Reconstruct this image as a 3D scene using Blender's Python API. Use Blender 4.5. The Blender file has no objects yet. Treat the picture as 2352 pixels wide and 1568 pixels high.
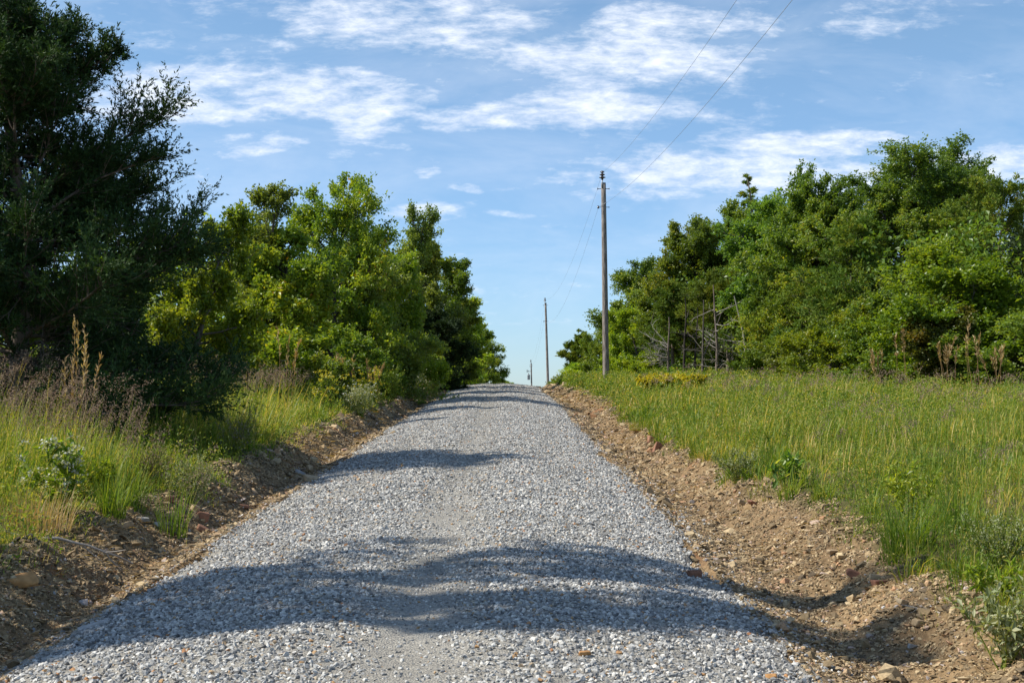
import bpy, bmesh, math, random
import numpy as np
from mathutils import Vector, Matrix

R = math.radians
rs = np.random.RandomState(7)
scene = bpy.context.scene
COL = scene.collection

# ------------------------------------------------------------------ camera model
PW, PH, PF = 2352.0, 1568.0, 3267.0          # the photo's frame and its focal length in those units
CAM = np.array([0.0, 0.0, 1.7])
PITCH = math.atan((921 - 784) / PF)
YAW = math.atan((1176 - 1170) / PF)          # to the right
cam_data = bpy.data.cameras.new('camera')
cam = bpy.data.objects.new('camera', cam_data)
COL.objects.link(cam)
cam.location = CAM
cam.rotation_euler = (math.pi / 2 + PITCH, 0, -YAW)
cam_data.sensor_width = 36
cam_data.lens = PF / PW * 36
cam_data.clip_start = 0.1
cam_data.clip_end = 8000
scene.camera = cam
CR = np.array(cam.rotation_euler.to_matrix())


def ray(px, py):
    d = np.array([(px - PW / 2) / PF, (PH / 2 - py) / PF, -1.0])
    d = CR @ d
    return d / d[1]                           # per metre of depth along +Y


def at(px, py, Y):
    return CAM + ray(px, py) * Y


# ------------------------------------------------------------------ numpy helpers
def unit(v):
    return v / np.maximum(np.linalg.norm(v, axis=-1, keepdims=True), 1e-9)


def sstep(a, b, x):
    t = np.clip((x - a) / (b - a), 0, 1)
    return t * t * (3 - 2 * t)


def _hash(ix, iy, seed):
    h = (ix.astype(np.int64) * 374761393 + iy.astype(np.int64) * 668265263 + seed * 1442695041) & 0x7fffffff
    h = ((h ^ (h >> 13)) * 1274126177) & 0x7fffffff
    return ((h ^ (h >> 16)) & 0xffff) / 65535.0


def vnoise(x, y, seed=0):
    x = np.asarray(x, float); y = np.asarray(y, float)
    ix = np.floor(x); iy = np.floor(y)
    fx = x - ix; fy = y - iy
    fx = fx * fx * (3 - 2 * fx); fy = fy * fy * (3 - 2 * fy)
    ix = ix.astype(np.int64); iy = iy.astype(np.int64)
    a = _hash(ix, iy, seed); b = _hash(ix + 1, iy, seed)
    c = _hash(ix, iy + 1, seed); d = _hash(ix + 1, iy + 1, seed)
    return (a * (1 - fx) + b * fx) * (1 - fy) + (c * (1 - fx) + d * fx) * fy * 1.0


def fbm(x, y, seed=0, oct=4):
    s = 0.0; a = 0.5; t = 0.0
    for o in range(oct):
        s = s + a * vnoise(np.asarray(x) * 2 ** o, np.asarray(y) * 2 ** o, seed + 17 * o)
        t += a; a *= 0.5
    return s / t


def np_mesh(name, V, F, mat=None, tint=None, smooth=False, extra=None):
    me = bpy.data.meshes.new(name)
    V = np.ascontiguousarray(V, np.float32).reshape(-1, 3)
    F = np.ascontiguousarray(F, np.int32)
    n, k = F.shape
    me.vertices.add(len(V)); me.loops.add(n * k); me.polygons.add(n)
    me.vertices.foreach_set('co', V.ravel())
    me.loops.foreach_set('vertex_index', F.ravel())
    me.polygons.foreach_set('loop_start', np.arange(0, n * k, k, dtype=np.int32))
    me.update(calc_edges=True)
    me.polygons.foreach_set('use_smooth', np.full(n, smooth, bool))
    if tint is not None:
        a = me.attributes.new('tint', 'FLOAT', 'FACE')
        a.data.foreach_set('value', np.ascontiguousarray(tint, np.float32))
    for nm, dom, val in (extra or []):
        a = me.attributes.new(nm, 'FLOAT', dom)
        a.data.foreach_set('value', np.ascontiguousarray(val, np.float32))
    if mat is not None:
        me.materials.append(mat)
    return me


def link(name, me, parent=None, loc=(0, 0, 0)):
    o = bpy.data.objects.new(name, me)
    COL.objects.link(o)
    o.location = loc
    if parent is not None:
        o.parent = parent
    return o


def tag(o, label=None, cat=None, group=None, kind=None):
    if label: o['label'] = label
    if cat: o['category'] = cat
    if group: o['group'] = group
    if kind: o['kind'] = kind
    return o


def empty(name, loc, label, cat, group=None):
    o = bpy.data.objects.new(name, None)
    COL.objects.link(o)
    o.location = loc
    o.empty_display_size = 0.3
    return tag(o, label, cat, group)


def cat_meshes(parts):
    """[(V, F, tint)] with equal face size -> one"""
    Vs, Fs, Ts, off = [], [], [], 0
    for V, F, T in parts:
        if len(V) == 0: continue
        Vs.append(V.reshape(-1, 3)); Fs.append(F + off); Ts.append(T)
        off += len(Vs[-1])
    return np.concatenate(Vs), np.concatenate(Fs), np.concatenate(Ts)


def tubes(P, Rad, sides=5):
    """P (n,k,3), Rad (n,k) -> quads"""
    n, k, _ = P.shape
    T = np.zeros_like(P)
    T[:, 1:-1] = P[:, 2:] - P[:, :-2]
    T[:, 0] = P[:, 1] - P[:, 0]
    T[:, -1] = P[:, -1] - P[:, -2]
    T = unit(T)
    ref = np.where(np.abs(T[..., 2:3]) > 0.9, np.array([1.0, 0, 0]), np.array([0, 0, 1.0]))
    A = unit(np.cross(T, ref)); B = np.cross(T, A)
    ang = np.arange(sides) / sides * 2 * np.pi
    ring = (A[:, :, None, :] * np.cos(ang)[None, None, :, None] + B[:, :, None, :] * np.sin(ang)[None, None, :, None])
    V = P[:, :, None, :] + ring * Rad[:, :, None, None]
    idx = np.arange(n * k * sides).reshape(n, k, sides)
    a = idx[:, :-1, :]; b = np.roll(a, -1, axis=2)
    c = idx[:, 1:, :]; d = np.roll(c, -1, axis=2)
    F = np.stack([a, b, d, c], -1).reshape(-1, 4)
    return V.reshape(-1, 3), F, np.zeros(len(F))


def leaf_quads(P, axis, nrm, L, W, tint, fold=0.12):
    axis = unit(axis)
    side = unit(np.cross(axis, nrm)); nn = np.cross(side, axis)
    L = np.asarray(L)[:, None] * np.ones((len(P), 1)); W = np.asarray(W)[:, None] * np.ones((len(P), 1))
    mid = P + axis * L * 0.45 + nn * L * fold
    V = np.stack([P, mid - side * W / 2, P + axis * L, mid + side * W / 2], 1)
    F = np.arange(len(P) * 4).reshape(-1, 4)
    return V.reshape(-1, 3), F, tint


def grow(start, d, length, k, rng, up=0.0, wob=0.15):
    n = len(start)
    P = np.zeros((n, k, 3)); P[:, 0] = start
    d = unit(d)
    for i in range(1, k):
        d = unit(d + np.array([0, 0, up / (k - 1)]) + rng.normal(size=(n, 3)) * wob)
        P[:, i] = P[:, i - 1] + d * (length / (k - 1))[:, None]
    return P


def sample(P, idx, t):
    k = P.shape[1]
    f = np.clip(t, 0, 0.9999) * (k - 1)
    i = f.astype(int); w = (f - i)[:, None]
    a = P[idx, i]; b = P[idx, i + 1]
    return a * (1 - w) + b * w, unit(b - a)


# ------------------------------------------------------------------ materials
def new_mat(name):
    m = bpy.data.materials.new(name)
    m.use_nodes = True
    nt = m.node_tree
    for n in list(nt.nodes): nt.nodes.remove(n)
    out = nt.nodes.new('ShaderNodeOutputMaterial')
    return m, nt, out


def N(nt, t, **kw):
    n = nt.nodes.new(t)
    for k, v in kw.items():
        if k.startswith('i_'):
            n.inputs[k[2:].replace('_', ' ')].default_value = v
        else:
            setattr(n, k, v)
    return n


def ramp(nt, stops, interp='LINEAR'):
    n = nt.nodes.new('ShaderNodeValToRGB')
    e = n.color_ramp.elements
    n.color_ramp.interpolation = interp
    while len(e) < len(stops): e.new(0.5)
    for el, (p, c) in zip(e, stops):
        el.position = p; el.color = (*c, 1)
    return n


def leaf_mat(name, stops, trans=0.4, rough=0.42, spec=0.5, tcol=(1.55, 1.4, 0.5), objvar=0.2, posvar=None):
    m, nt, out = new_mat(name)
    at_ = N(nt, 'ShaderNodeAttribute', attribute_name='tint')
    fac = at_.outputs['Fac']
    if posvar:
        geo = N(nt, 'ShaderNodeNewGeometry')
        nz = N(nt, 'ShaderNodeTexNoise'); nz.inputs['Scale'].default_value = posvar[0]; nz.inputs['Detail'].default_value = 3
        nt.links.new(geo.outputs['Position'], nz.inputs['Vector'])
        ma = N(nt, 'ShaderNodeMath', operation='MULTIPLY_ADD')
        nt.links.new(nz.outputs['Fac'], ma.inputs[0]); ma.inputs[1].default_value = posvar[1]
        sub = N(nt, 'ShaderNodeMath', operation='SUBTRACT'); sub.inputs[1].default_value = posvar[1] * 0.5
        nt.links.new(fac, sub.inputs[0]); nt.links.new(sub.outputs[0], ma.inputs[2])
        fac = ma.outputs[0]
    rp = ramp(nt, stops)
    nt.links.new(fac, rp.inputs[0])
    oi = N(nt, 'ShaderNodeObjectInfo')
    hsv = N(nt, 'ShaderNodeHueSaturation')
    mr = N(nt, 'ShaderNodeMapRange'); mr.inputs['To Min'].default_value = 1 - objvar; mr.inputs['To Max'].default_value = 1 + objvar
    nt.links.new(oi.outputs['Random'], mr.inputs['Value'])
    nt.links.new(mr.outputs[0], hsv.inputs['Value'])
    mh = N(nt, 'ShaderNodeMath', operation='MULTIPLY'); mh.inputs[1].default_value = 7.31
    mf = N(nt, 'ShaderNodeMath', operation='FRACT')
    nt.links.new(oi.outputs['Random'], mh.inputs[0]); nt.links.new(mh.outputs[0], mf.inputs[0])
    mhr = N(nt, 'ShaderNodeMapRange'); mhr.inputs['To Min'].default_value = .5 - objvar * .06; mhr.inputs['To Max'].default_value = .5 + objvar * .06
    nt.links.new(mf.outputs[0], mhr.inputs['Value']); nt.links.new(mhr.outputs[0], hsv.inputs['Hue'])
    nt.links.new(rp.outputs[0], hsv.inputs['Color'])
    p = N(nt, 'ShaderNodeBsdfPrincipled')
    p.inputs['Roughness'].default_value = rough
    p.inputs['Specular IOR Level'].default_value = spec
    nt.links.new(hsv.outputs[0], p.inputs['Base Color'])
    mul = N(nt, 'ShaderNodeMix', data_type='RGBA', blend_type='MULTIPLY')
    mul.inputs['Factor'].default_value = 1
    nt.links.new(hsv.outputs[0], mul.inputs['A']); mul.inputs['B'].default_value = (*tcol, 1)
    tr = N(nt, 'ShaderNodeBsdfTranslucent')
    nt.links.new(mul.outputs['Result'], tr.inputs['Color'])
    mix = N(nt, 'ShaderNodeMixShader'); mix.inputs[0].default_value = trans
    nt.links.new(p.outputs[0], mix.inputs[1]); nt.links.new(tr.outputs[0], mix.inputs[2])
    nt.links.new(mix.outputs[0], out.inputs[0])
    return m


def bark_mat(name, c1, c2, scale=14):
    m, nt, out = new_mat(name)
    tc = N(nt, 'ShaderNodeTexCoord')
    mp = N(nt, 'ShaderNodeMapping'); mp.inputs['Scale'].default_value = (1, 1, 0.18)
    nz = N(nt, 'ShaderNodeTexNoise'); nz.inputs['Scale'].default_value = scale; nz.inputs['Detail'].default_value = 6
    nt.links.new(tc.outputs['Object'], mp.inputs[0]); nt.links.new(mp.outputs[0], nz.inputs['Vector'])
    rp = ramp(nt, [(0.3, c1), (0.7, c2)]); nt.links.new(nz.outputs['Fac'], rp.inputs[0])
    p = N(nt, 'ShaderNodeBsdfPrincipled'); p.inputs['Roughness'].default_value = 0.9; p.inputs['Specular IOR Level'].default_value = 0.2
    nt.links.new(rp.outputs[0], p.inputs['Base Color'])
    b = N(nt, 'ShaderNodeBump'); b.inputs['Strength'].default_value = 0.6; b.inputs['Distance'].default_value = 0.02
    nt.links.new(nz.outputs['Fac'], b.inputs['Height']); nt.links.new(b.outputs[0], p.inputs['Normal'])
    nt.links.new(p.outputs[0], out.inputs[0])
    return m


def stone_mat(name, stops, rough=0.85, nscale=60.0, amt=0.35):
    m, nt, out = new_mat(name)
    a = N(nt, 'ShaderNodeAttribute', attribute_name='tint')
    rp = ramp(nt, stops); nt.links.new(a.outputs['Fac'], rp.inputs[0])
    geo = N(nt, 'ShaderNodeNewGeometry')
    nz = N(nt, 'ShaderNodeTexNoise'); nz.inputs['Scale'].default_value = nscale; nz.inputs['Detail'].default_value = 4
    nt.links.new(geo.outputs['Position'], nz.inputs['Vector'])
    mr = N(nt, 'ShaderNodeMapRange'); mr.inputs['From Min'].default_value = 0.25; mr.inputs['From Max'].default_value = 0.75
    mr.inputs['To Min'].default_value = 1 - amt; mr.inputs['To Max'].default_value = 1 + amt * 0.6
    nt.links.new(nz.outputs['Fac'], mr.inputs['Value'])
    hsv = N(nt, 'ShaderNodeHueSaturation'); nt.links.new(rp.outputs[0], hsv.inputs['Color']); nt.links.new(mr.outputs[0], hsv.inputs['Value'])
    p = N(nt, 'ShaderNodeBsdfPrincipled'); p.inputs['Roughness'].default_value = rough; p.inputs['Specular IOR Level'].default_value = 0.25
    nt.links.new(hsv.outputs[0], p.inputs['Base Color'])
    b = N(nt, 'ShaderNodeBump'); b.inputs['Strength'].default_value = 0.5; b.inputs['Distance'].default_value = 0.006
    nt.links.new(nz.outputs['Fac'], b.inputs['Height']); nt.links.new(b.outputs[0], p.inputs['Normal'])
    nt.links.new(p.outputs[0], out.inputs[0])
    return m


def plain_mat(name, col, rough=0.6, metal=0.0):
    m, nt, out = new_mat(name)
    p = N(nt, 'ShaderNodeBsdfPrincipled')
    nz = N(nt, 'ShaderNodeTexNoise'); nz.inputs['Scale'].default_value = 9; nz.inputs['Detail'].default_value = 5
    rp = ramp(nt, [(0.3, tuple(c * 0.75 for c in col)), (0.7, tuple(min(1, c * 1.2) for c in col))])
    nt.links.new(nz.outputs['Fac'], rp.inputs[0]); nt.links.new(rp.outputs[0], p.inputs['Base Color'])
    p.inputs['Roughness'].default_value = rough; p.inputs['Metallic'].default_value = metal
    nt.links.new(p.outputs[0], out.inputs[0])
    return m


G = {}
G['oak'] = leaf_mat('oak_leaf', [(0, (0.076, 0.137, 0.018)), (.45, (0.149, 0.232, 0.027)), (.8, (0.256, 0.319, 0.038)), (1, (0.404, 0.354, 0.055))], trans=.48)
G['oakblue'] = leaf_mat('blue_green_leaf', [(0, (0.066, 0.131, 0.021)), (.5, (0.146, 0.237, 0.033)), (.85, (0.250, 0.337, 0.052)), (1, (0.440, 0.449, 0.094))], rough=.42, spec=.5, trans=.48)
G['gold'] = leaf_mat('golden_leaf', [(0, (0.084, 0.161, 0.016)), (.4, (0.176, 0.270, 0.024)), (.8, (0.318, 0.376, 0.030)), (.94, (0.470, 0.431, 0.041)), (1, (0.503, 0.237, 0.041))], trans=.45, objvar=.07)
G['olive'] = leaf_mat('olive_leaf', [(0, (0.083, 0.128, 0.023)), (.5, (0.176, 0.232, 0.039)), (1, (0.310, 0.352, 0.071))], trans=.48)
G['lime'] = leaf_mat('bright_green_leaf', [(0, (0.095, 0.176, 0.014)), (.5, (0.213, 0.314, 0.022)), (1, (0.402, 0.431, 0.039))], trans=.5)
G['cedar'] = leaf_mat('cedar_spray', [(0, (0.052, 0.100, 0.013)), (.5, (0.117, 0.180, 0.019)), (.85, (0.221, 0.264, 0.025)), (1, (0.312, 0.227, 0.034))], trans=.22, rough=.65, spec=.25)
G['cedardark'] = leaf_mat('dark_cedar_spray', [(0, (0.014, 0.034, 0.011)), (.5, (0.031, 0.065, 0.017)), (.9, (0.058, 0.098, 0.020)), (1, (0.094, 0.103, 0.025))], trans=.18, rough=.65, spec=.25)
G['rust'] = leaf_mat('rusty_leaf', [(0, (0.078, 0.091, 0.023)), (.45, (0.182, 0.150, 0.033)), (1, (0.351, 0.221, 0.052))], trans=.4)
G['amber'] = leaf_mat('amber_leaf', [(0, (0.060, 0.100, 0.018)), (.4, (0.128, 0.160, 0.027)), (.75, (0.221, 0.200, 0.036)), (1, (0.306, 0.200, 0.045))], trans=.45)
G['pale'] = leaf_mat('pale_forb_leaf', [(0, (0.132, 0.165, 0.066)), (.5, (0.264, 0.297, 0.143)), (1, (0.462, 0.462, 0.297))], trans=.35, rough=.7, objvar=.05)
G['grass'] = leaf_mat('grass_blade', [(0, (0.071, 0.133, 0.016)), (.35, (0.157, 0.243, 0.027)), (.62, (0.259, 0.306, 0.040)), (.82, (0.423, 0.368, 0.093)), (1, (0.627, 0.486, 0.173))], trans=.42, rough=.5, spec=.3, objvar=0, posvar=(0.55, 0.9))
G['straw'] = leaf_mat('dry_straw', [(0, (.20, .12, .045)), (.5, (.36, .235, .10)), (1, (.50, .38, .20))], trans=.3, rough=.7, objvar=.05)
G['plume'] = leaf_mat('purple_seed_head', [(0, (0.152, 0.097, 0.071)), (.5, (0.289, 0.199, 0.142)), (1, (0.468, 0.358, 0.237))], trans=.35, rough=.8, tcol=(1.1, 1, .9), objvar=.05)
G['flower'] = leaf_mat('yellow_flower_head', [(0, (.14, .18, .02)), (.4, (.42, .37, .025)), (1, (.62, .52, .03))], trans=.35, objvar=.05)
G['white'] = leaf_mat('white_flower_head', [(0, (.25, .28, .2)), (1, (.62, .62, .52))], trans=.3, objvar=.05)
G['drygray'] = leaf_mat('dry_gray_twig', [(0, (.13, .11, .09)), (1, (.32, .28, .22))], trans=.2, tcol=(1, 1, .9), objvar=.05)
BARK = bark_mat('gray_bark', (.05, .042, .035), (.15, .13, .11))
BARKD = bark_mat('dark_bark', (.022, .018, .015), (.07, .058, .048))
BARKL = bark_mat('pale_bark', (.20, .175, .15), (.42, .38, .33))
BARKC = bark_mat('cedar_bark', (.09, .068, .052), (.23, .185, .15))
POLEW = bark_mat('weathered_pole_wood', (.10, .082, .068), (.36, .31, .27), 16)
METAL = plain_mat('galvanised_metal', (.35, .36, .37), .45, .6)
DARKM = plain_mat('dark_hardware', (.07, .07, .075), .5, .3)
PORC = plain_mat('brown_porcelain', (.09, .07, .065), .2)
TRANS = plain_mat('gray_enamel', (.30, .32, .34), .4)
WIRE = plain_mat('wire_metal', (.34, .34, .35), .4, .5)

# ------------------------------------------------------------------ terrain
SLOPE, KURV = 0.035, 0.00022


def zr(Y):
    Y = np.asarray(Y, float)
    z = SLOPE * Y - KURV * np.maximum(Y - 40, 0) ** 2
    lin = SLOPE * 200 - KURV * 160 ** 2 + (SLOPE - 2 * KURV * 160) * (Y - 200)
    return np.where(Y > 200, lin, z)


def xc(Y):
    return -0.52 - 0.45 * sstep(45, 100, Y) + 2.6 * sstep(100, 150, Y)


def hw(Y):
    return 2.1 + 0.55 * sstep(50, 95, Y)


def edge_l(Y):   # gravel edges, ragged
    return xc(Y) - hw(Y) + (fbm(Y * 0.35, 3.1 + 0 * Y, 5, 5) - .5) * 0.6 + (fbm(Y * 1.6, 5.1 + 0 * Y, 15, 4) - .5) * .34


def edge_r(Y):
    return xc(Y) + hw(Y) + (fbm(Y * 0.35, 9.7 + 0 * Y, 6, 5) - .5) * 0.6 + (fbm(Y * 1.6, 2.7 + 0 * Y, 16, 4) - .5) * .34


def bank_l(Y):   # where the turf starts
    return xc(Y) - hw(Y) - 0.84 + (fbm(Y * 0.3, 1.3 + 0 * Y, 11, 4) - .5) * 0.7


def bank_r(Y):
    return xc(Y) + hw(Y) + 1.06 + 0.25 * (1 - sstep(9, 26, Y)) + (fbm(Y * 0.3, 7.7 + 0 * Y, 12, 4) - .5) * 0.75


def H(X, Y, road=False):
    X = np.asarray(X, float); Y = np.asarray(Y, float)
    c = xc(Y); w = hw(Y); u = X - c
    base = zr(Y)
    crown = 0.2 * (1 - np.clip(u / w, -1, 1) ** 2)
    rut = -0.035 * np.exp(-((u + 0.05) / 0.35) ** 2)
    if road:
        return base + crown + rut + (fbm(X * 1.7, Y * 1.7, 3, 3) - .5) * 0.05
    # left bank
    bl = bank_l(Y); sl = (c - w) - X
    wl = np.maximum((c - w) - bl, 0.3)
    tl = sl / wl
    lump = (fbm(X * 2.2, Y * 1.6, 21, 4) - .5)
    zl = np.where(tl < 0.5, -0.12 * np.sin(np.clip(tl / 0.5, 0, 1) * np.pi / 2),
                  -0.12 + 0.36 * sstep(0.4, 1.2, tl) + 0.25 * sstep(1.1, 4.0, tl))
    zl = zl + 0.35 * sstep(2.5, 8, sl) + lump * 0.22 * sstep(0.3, 0.8, tl) * (1 - 0.6 * sstep(1.2, 2.5, tl))
    # right bank
    br = bank_r(Y); sr = X - (c + w)
    wr = np.maximum(br - (c + w), 0.4)
    tr = sr / wr
    zrr = np.where(tr < 0.6, -0.15 * np.sin(np.clip(tr / 0.6, 0, 1) * np.pi / 2),
                   -0.15 + 0.36 * sstep(0.5, 1.25, tr) + 0.16 * sstep(1.1, 2.5, tr))
    zrr = zrr + 0.12 * sstep(1.5, 5, sr) + lump * 0.13 * sstep(0.3, 0.9, tr) * (1 - 0.6 * sstep(1.2, 2.5, tr))
    z = base + np.where(u < -w, zl, np.where(u > w, zrr, crown - 0.05))
    dirt = (1 - sstep(1.0, 1.6, np.maximum(tl, tr))) * (np.abs(u) > w * 0.98)
    fine = (fbm(X * 9, Y * 9, 31, 3) - .5) * 0.04 * (np.abs(u) > w * 0.98) + dirt * ((fbm(X * 4.5, Y * 3.5, 33, 4) - .5) * .15 + (np.abs(fbm(X * .8, Y * 3.2, 37, 3) - .5) - .1) * -.12) * sstep(.3, .7, np.maximum(tl, tr))
    roll = (fbm(X * 0.25, Y * 0.25, 41, 3) - .5) * 0.35 * sstep(1.5, 5, np.abs(u) - w)
    far = sstep(14, 40, np.abs(u)) * -0.4
    return z + fine + roll + far


def hit(px, py, t0=4.0, t1=150.0):
    d = ray(px, py)
    ts = np.linspace(t0, t1, 6000)
    P = CAM[None] + d[None] * ts[:, None]
    gz = np.maximum(H(P[:, 0], P[:, 1]), np.where(np.abs(P[:, 0] - xc(P[:, 1])) < hw(P[:, 1]), H(P[:, 0], P[:, 1], True), -99))
    below = np.where(P[:, 2] < gz)[0]
    i = below[0] if len(below) else len(ts) - 1
    p = P[i].copy(); p[2] = gz[i]
    return p


def axis_pts(stops):
    out = [stops[0][0]]
    for (a, _), (b, s) in zip(stops[:-1], stops[1:]):
        n = max(1, int(round(abs(b - a) / s)))
        out += list(np.linspace(a, b, n + 1)[1:])
    return np.array(out)


def grid_mesh(xs, ys, zf):
    X, Y = np.meshgrid(xs, ys)
    Z = zf(X, Y)
    V = np.stack([X, Y, Z], -1).reshape(-1, 3)
    idx = np.arange(len(xs) * len(ys)).reshape(len(ys), len(xs))
    F = np.stack([idx[:-1, :-1], idx[:-1, 1:], idx[1:, 1:], idx[1:, :-1]], -1).reshape(-1, 4)
    return V, F


def ground_material():
    m, nt, out = new_mat('soil')
    geo = N(nt, 'ShaderNodeNewGeometry')
    def noise(s, d=5, r=.55):
        n = N(nt, 'ShaderNodeTexNoise'); n.inputs['Scale'].default_value = s; n.inputs['Detail'].default_value = d; n.inputs['Roughness'].default_value = r
        nt.links.new(geo.outputs['Position'], n.inputs['Vector']); return n
    n1 = noise(1.3); n2 = noise(22, 6, .65); n3 = noise(0.6)
    r1 = ramp(nt, [(.25, (.145, .097, .052)), (.45, (.235, .163, .088)), (.6, (.325, .228, .122)), (.8, (.36, .22, .11))])
    nt.links.new(n1.outputs['Fac'], r1.inputs[0])
    r2 = ramp(nt, [(.3, (.45, .42, .40)), (.6, (1.05, 1.02, 1.0))]); nt.links.new(n2.outputs['Fac'], r2.inputs[0])
    mul = N(nt, 'ShaderNodeMix', data_type='RGBA', blend_type='MULTIPLY'); mul.inputs['Factor'].default_value = 1
    nt.links.new(r1.outputs[0], mul.inputs['A']); nt.links.new(r2.outputs[0], mul.inputs['B'])
    # red clay patches
    rc = ramp(nt, [(.56, (0, 0, 0)), (.66, (1, 1, 1))]); nt.links.new(n3.outputs['Fac'], rc.inputs[0])
    mc = N(nt, 'ShaderNodeMix', data_type='RGBA'); nt.links.new(rc.outputs[0], mc.inputs['Factor'])
    nt.links.new(mul.outputs['Result'], mc.inputs['A']); mc.inputs['B'].default_value = (.23, .115, .055, 1)
    turf = N(nt, 'ShaderNodeAttribute', attribute_name='turf')
    n4 = noise(5)
    r4 = ramp(nt, [(.3, (.05, .05, .018)), (.7, (.12, .105, .04))]); nt.links.new(n4.outputs['Fac'], r4.inputs[0])
    mt = N(nt, 'ShaderNodeMix', data_type='RGBA'); nt.links.new(turf.outputs['Fac'], mt.inputs['Factor'])
    nt.links.new(mc.outputs['Result'], mt.inputs['A']); nt.links.new(r4.outputs[0], mt.inputs['B'])
    p = N(nt, 'ShaderNodeBsdfPrincipled'); p.inputs['Roughness'].default_value = .95; p.inputs['Specular IOR Level'].default_value = .15
    nt.links.new(mt.outputs['Result'], p.inputs['Base Color'])
    b = N(nt, 'ShaderNodeBump'); b.inputs['Strength'].default_value = .9; b.inputs['Distance'].default_value = .03
    nt.links.new(n2.outputs['Fac'], b.inputs['Height']); nt.links.new(b.outputs[0], p.inputs['Normal'])
    nt.links.new(p.outputs[0], out.inputs[0])
    return m


xs = axis_pts([(-3000, 0), (-400, 600), (-60, 60), (-14, 3), (-6, .4), (-5, .12), (-2.3, .05), (1.2, .25), (4, .05), (7, .2), (18, .5), (60, 3), (400, 60), (3000, 600)])
ys = axis_pts([(-400, 0), (-40, 60), (2, 3), (6, .3), (15, .06), (25, .1), (45, .2), (110, .5), (200, 3), (400, 20), (6000, 400)])
V, F = grid_mesh(xs, ys, H)
turf = np.maximum(sstep(-.1, .12, bank_l(V[:, 1]) - V[:, 0]), sstep(-.1, .12, V[:, 0] - bank_r(V[:, 1])))
ground = link('ground', np_mesh('ground', V, F, ground_material(), smooth=True, extra=[('turf', 'POINT', turf)]))
tag(ground, kind='structure')


def road_material():
    m, nt, out = new_mat('crushed_stone_dust')
    geo = N(nt, 'ShaderNodeNewGeometry')
    def noise(s, d=5, r=.6):
        n = N(nt, 'ShaderNodeTexNoise'); n.inputs['Scale'].default_value = s; n.inputs['Detail'].default_value = d; n.inputs['Roughness'].default_value = r
        nt.links.new(geo.outputs['Position'], n.inputs['Vector']); return n
    n1 = noise(.8); n2 = noise(70, 5)
    vo = N(nt, 'ShaderNodeTexVoronoi'); vo.inputs['Scale'].default_value = 75
    nt.links.new(geo.outputs['Position'], vo.inputs['Vector'])
    r1 = ramp(nt, [(.3, (.27, .25, .21)), (.7, (.34, .32, .275))]); nt.links.new(n1.outputs['Fac'], r1.inputs[0])
    sep = N(nt, 'ShaderNodeSeparateColor'); nt.links.new(vo.outputs['Color'], sep.inputs[0])
    r2 = ramp(nt, [(0, (.62, .62, .64)), (.55, (1, 1, 1)), (1, (1.3, 1.28, 1.25))]); nt.links.new(sep.outputs[0], r2.inputs[0])
    mul = N(nt, 'ShaderNodeMix', data_type='RGBA', blend_type='MULTIPLY'); mul.inputs['Factor'].default_value = 1
    nt.links.new(r1.outputs[0], mul.inputs['A']); nt.links.new(r2.outputs[0], mul.inputs['B'])
    p = N(nt, 'ShaderNodeBsdfPrincipled'); p.inputs['Roughness'].default_value = .92; p.inputs['Specular IOR Level'].default_value = .2
    nt.links.new(mul.outputs['Result'], p.inputs['Base Color'])
    b = N(nt, 'ShaderNodeBump'); b.inputs['Strength'].default_value = .8; b.inputs['Distance'].default_value = .012
    nt.links.new(vo.outputs['Distance'], b.inputs['Height'])
    b2 = N(nt, 'ShaderNodeBump'); b2.inputs['Strength'].default_value = .5; b2.inputs['Distance'].default_value = .02
    nt.links.new(n2.outputs['Fac'], b2.inputs['Height']); nt.links.new(b.outputs[0], b2.inputs['Normal'])
    nt.links.new(b2.outputs[0], p.inputs['Normal'])
    nt.links.new(p.outputs[0], out.inputs[0])
    return m


# the road: a sheet on its own bed, its ragged edges dipping under the soil
yy = axis_pts([(-30, 0), (2, 1), (6, .3), (20, .1), (45, .2), (110, .5), (260, 2)])
tt = np.linspace(0, 1, 61)
YY, TT = np.meshgrid(yy, tt, indexing='ij')
EL, ER = edge_l(YY) - .02, edge_r(YY) + .02
XX = EL + (ER - EL) * TT
ZZ = H(XX, YY, True)
e = np.minimum(TT, 1 - TT)
u = np.abs(XX - xc(YY))
ZZ = np.where(u > hw(YY) * 0.98, H(XX, YY) + .012, ZZ)
ZZ -= 0.06 * (e < 1e-6)
idx = np.arange(YY.size).reshape(YY.shape)
F = np.stack([idx[:-1, :-1], idx[:-1, 1:], idx[1:, 1:], idx[1:, :-1]], -1).reshape(-1, 4)
road = link('gravel_road', np_mesh('gravel_road', np.stack([XX, YY, ZZ], -1), F, road_material(), smooth=True))
tag(road, kind='structure')


# ------------------------------------------------------------------ stones
def hull_template(seed, flat=(1, .75, .5), n=13):
    r = np.random.RandomState(seed)
    P = unit(r.normal(size=(n, 3))) * r.uniform(.75, 1.0, (n, 1)) * np.array(flat)
    bm = bmesh.new()
    for p in P: bm.verts.new(p)
    res = bmesh.ops.convex_hull(bm, input=bm.verts)
    bmesh.ops.delete(bm, geom=[g for g in set(res['geom_interior']) | set(res['geom_unused']) if isinstance(g, bmesh.types.BMVert)], context='VERTS')
    bmesh.ops.triangulate(bm, faces=bm.faces)
    bm.verts.index_update()
    V = np.array([v.co[:] for v in bm.verts]); F = np.array([[v.index for v in f.verts] for f in bm.faces])
    bm.free()
    return V, F


CHUNKY = [hull_template(100 + i, (1, rs.uniform(.6, .95), rs.uniform(.5, .8))) for i in range(12)]
FLAKES = [hull_template(200 + i, (1, rs.uniform(.55, .9), rs.uniform(.16, .32)), 11) for i in range(12)]


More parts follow.
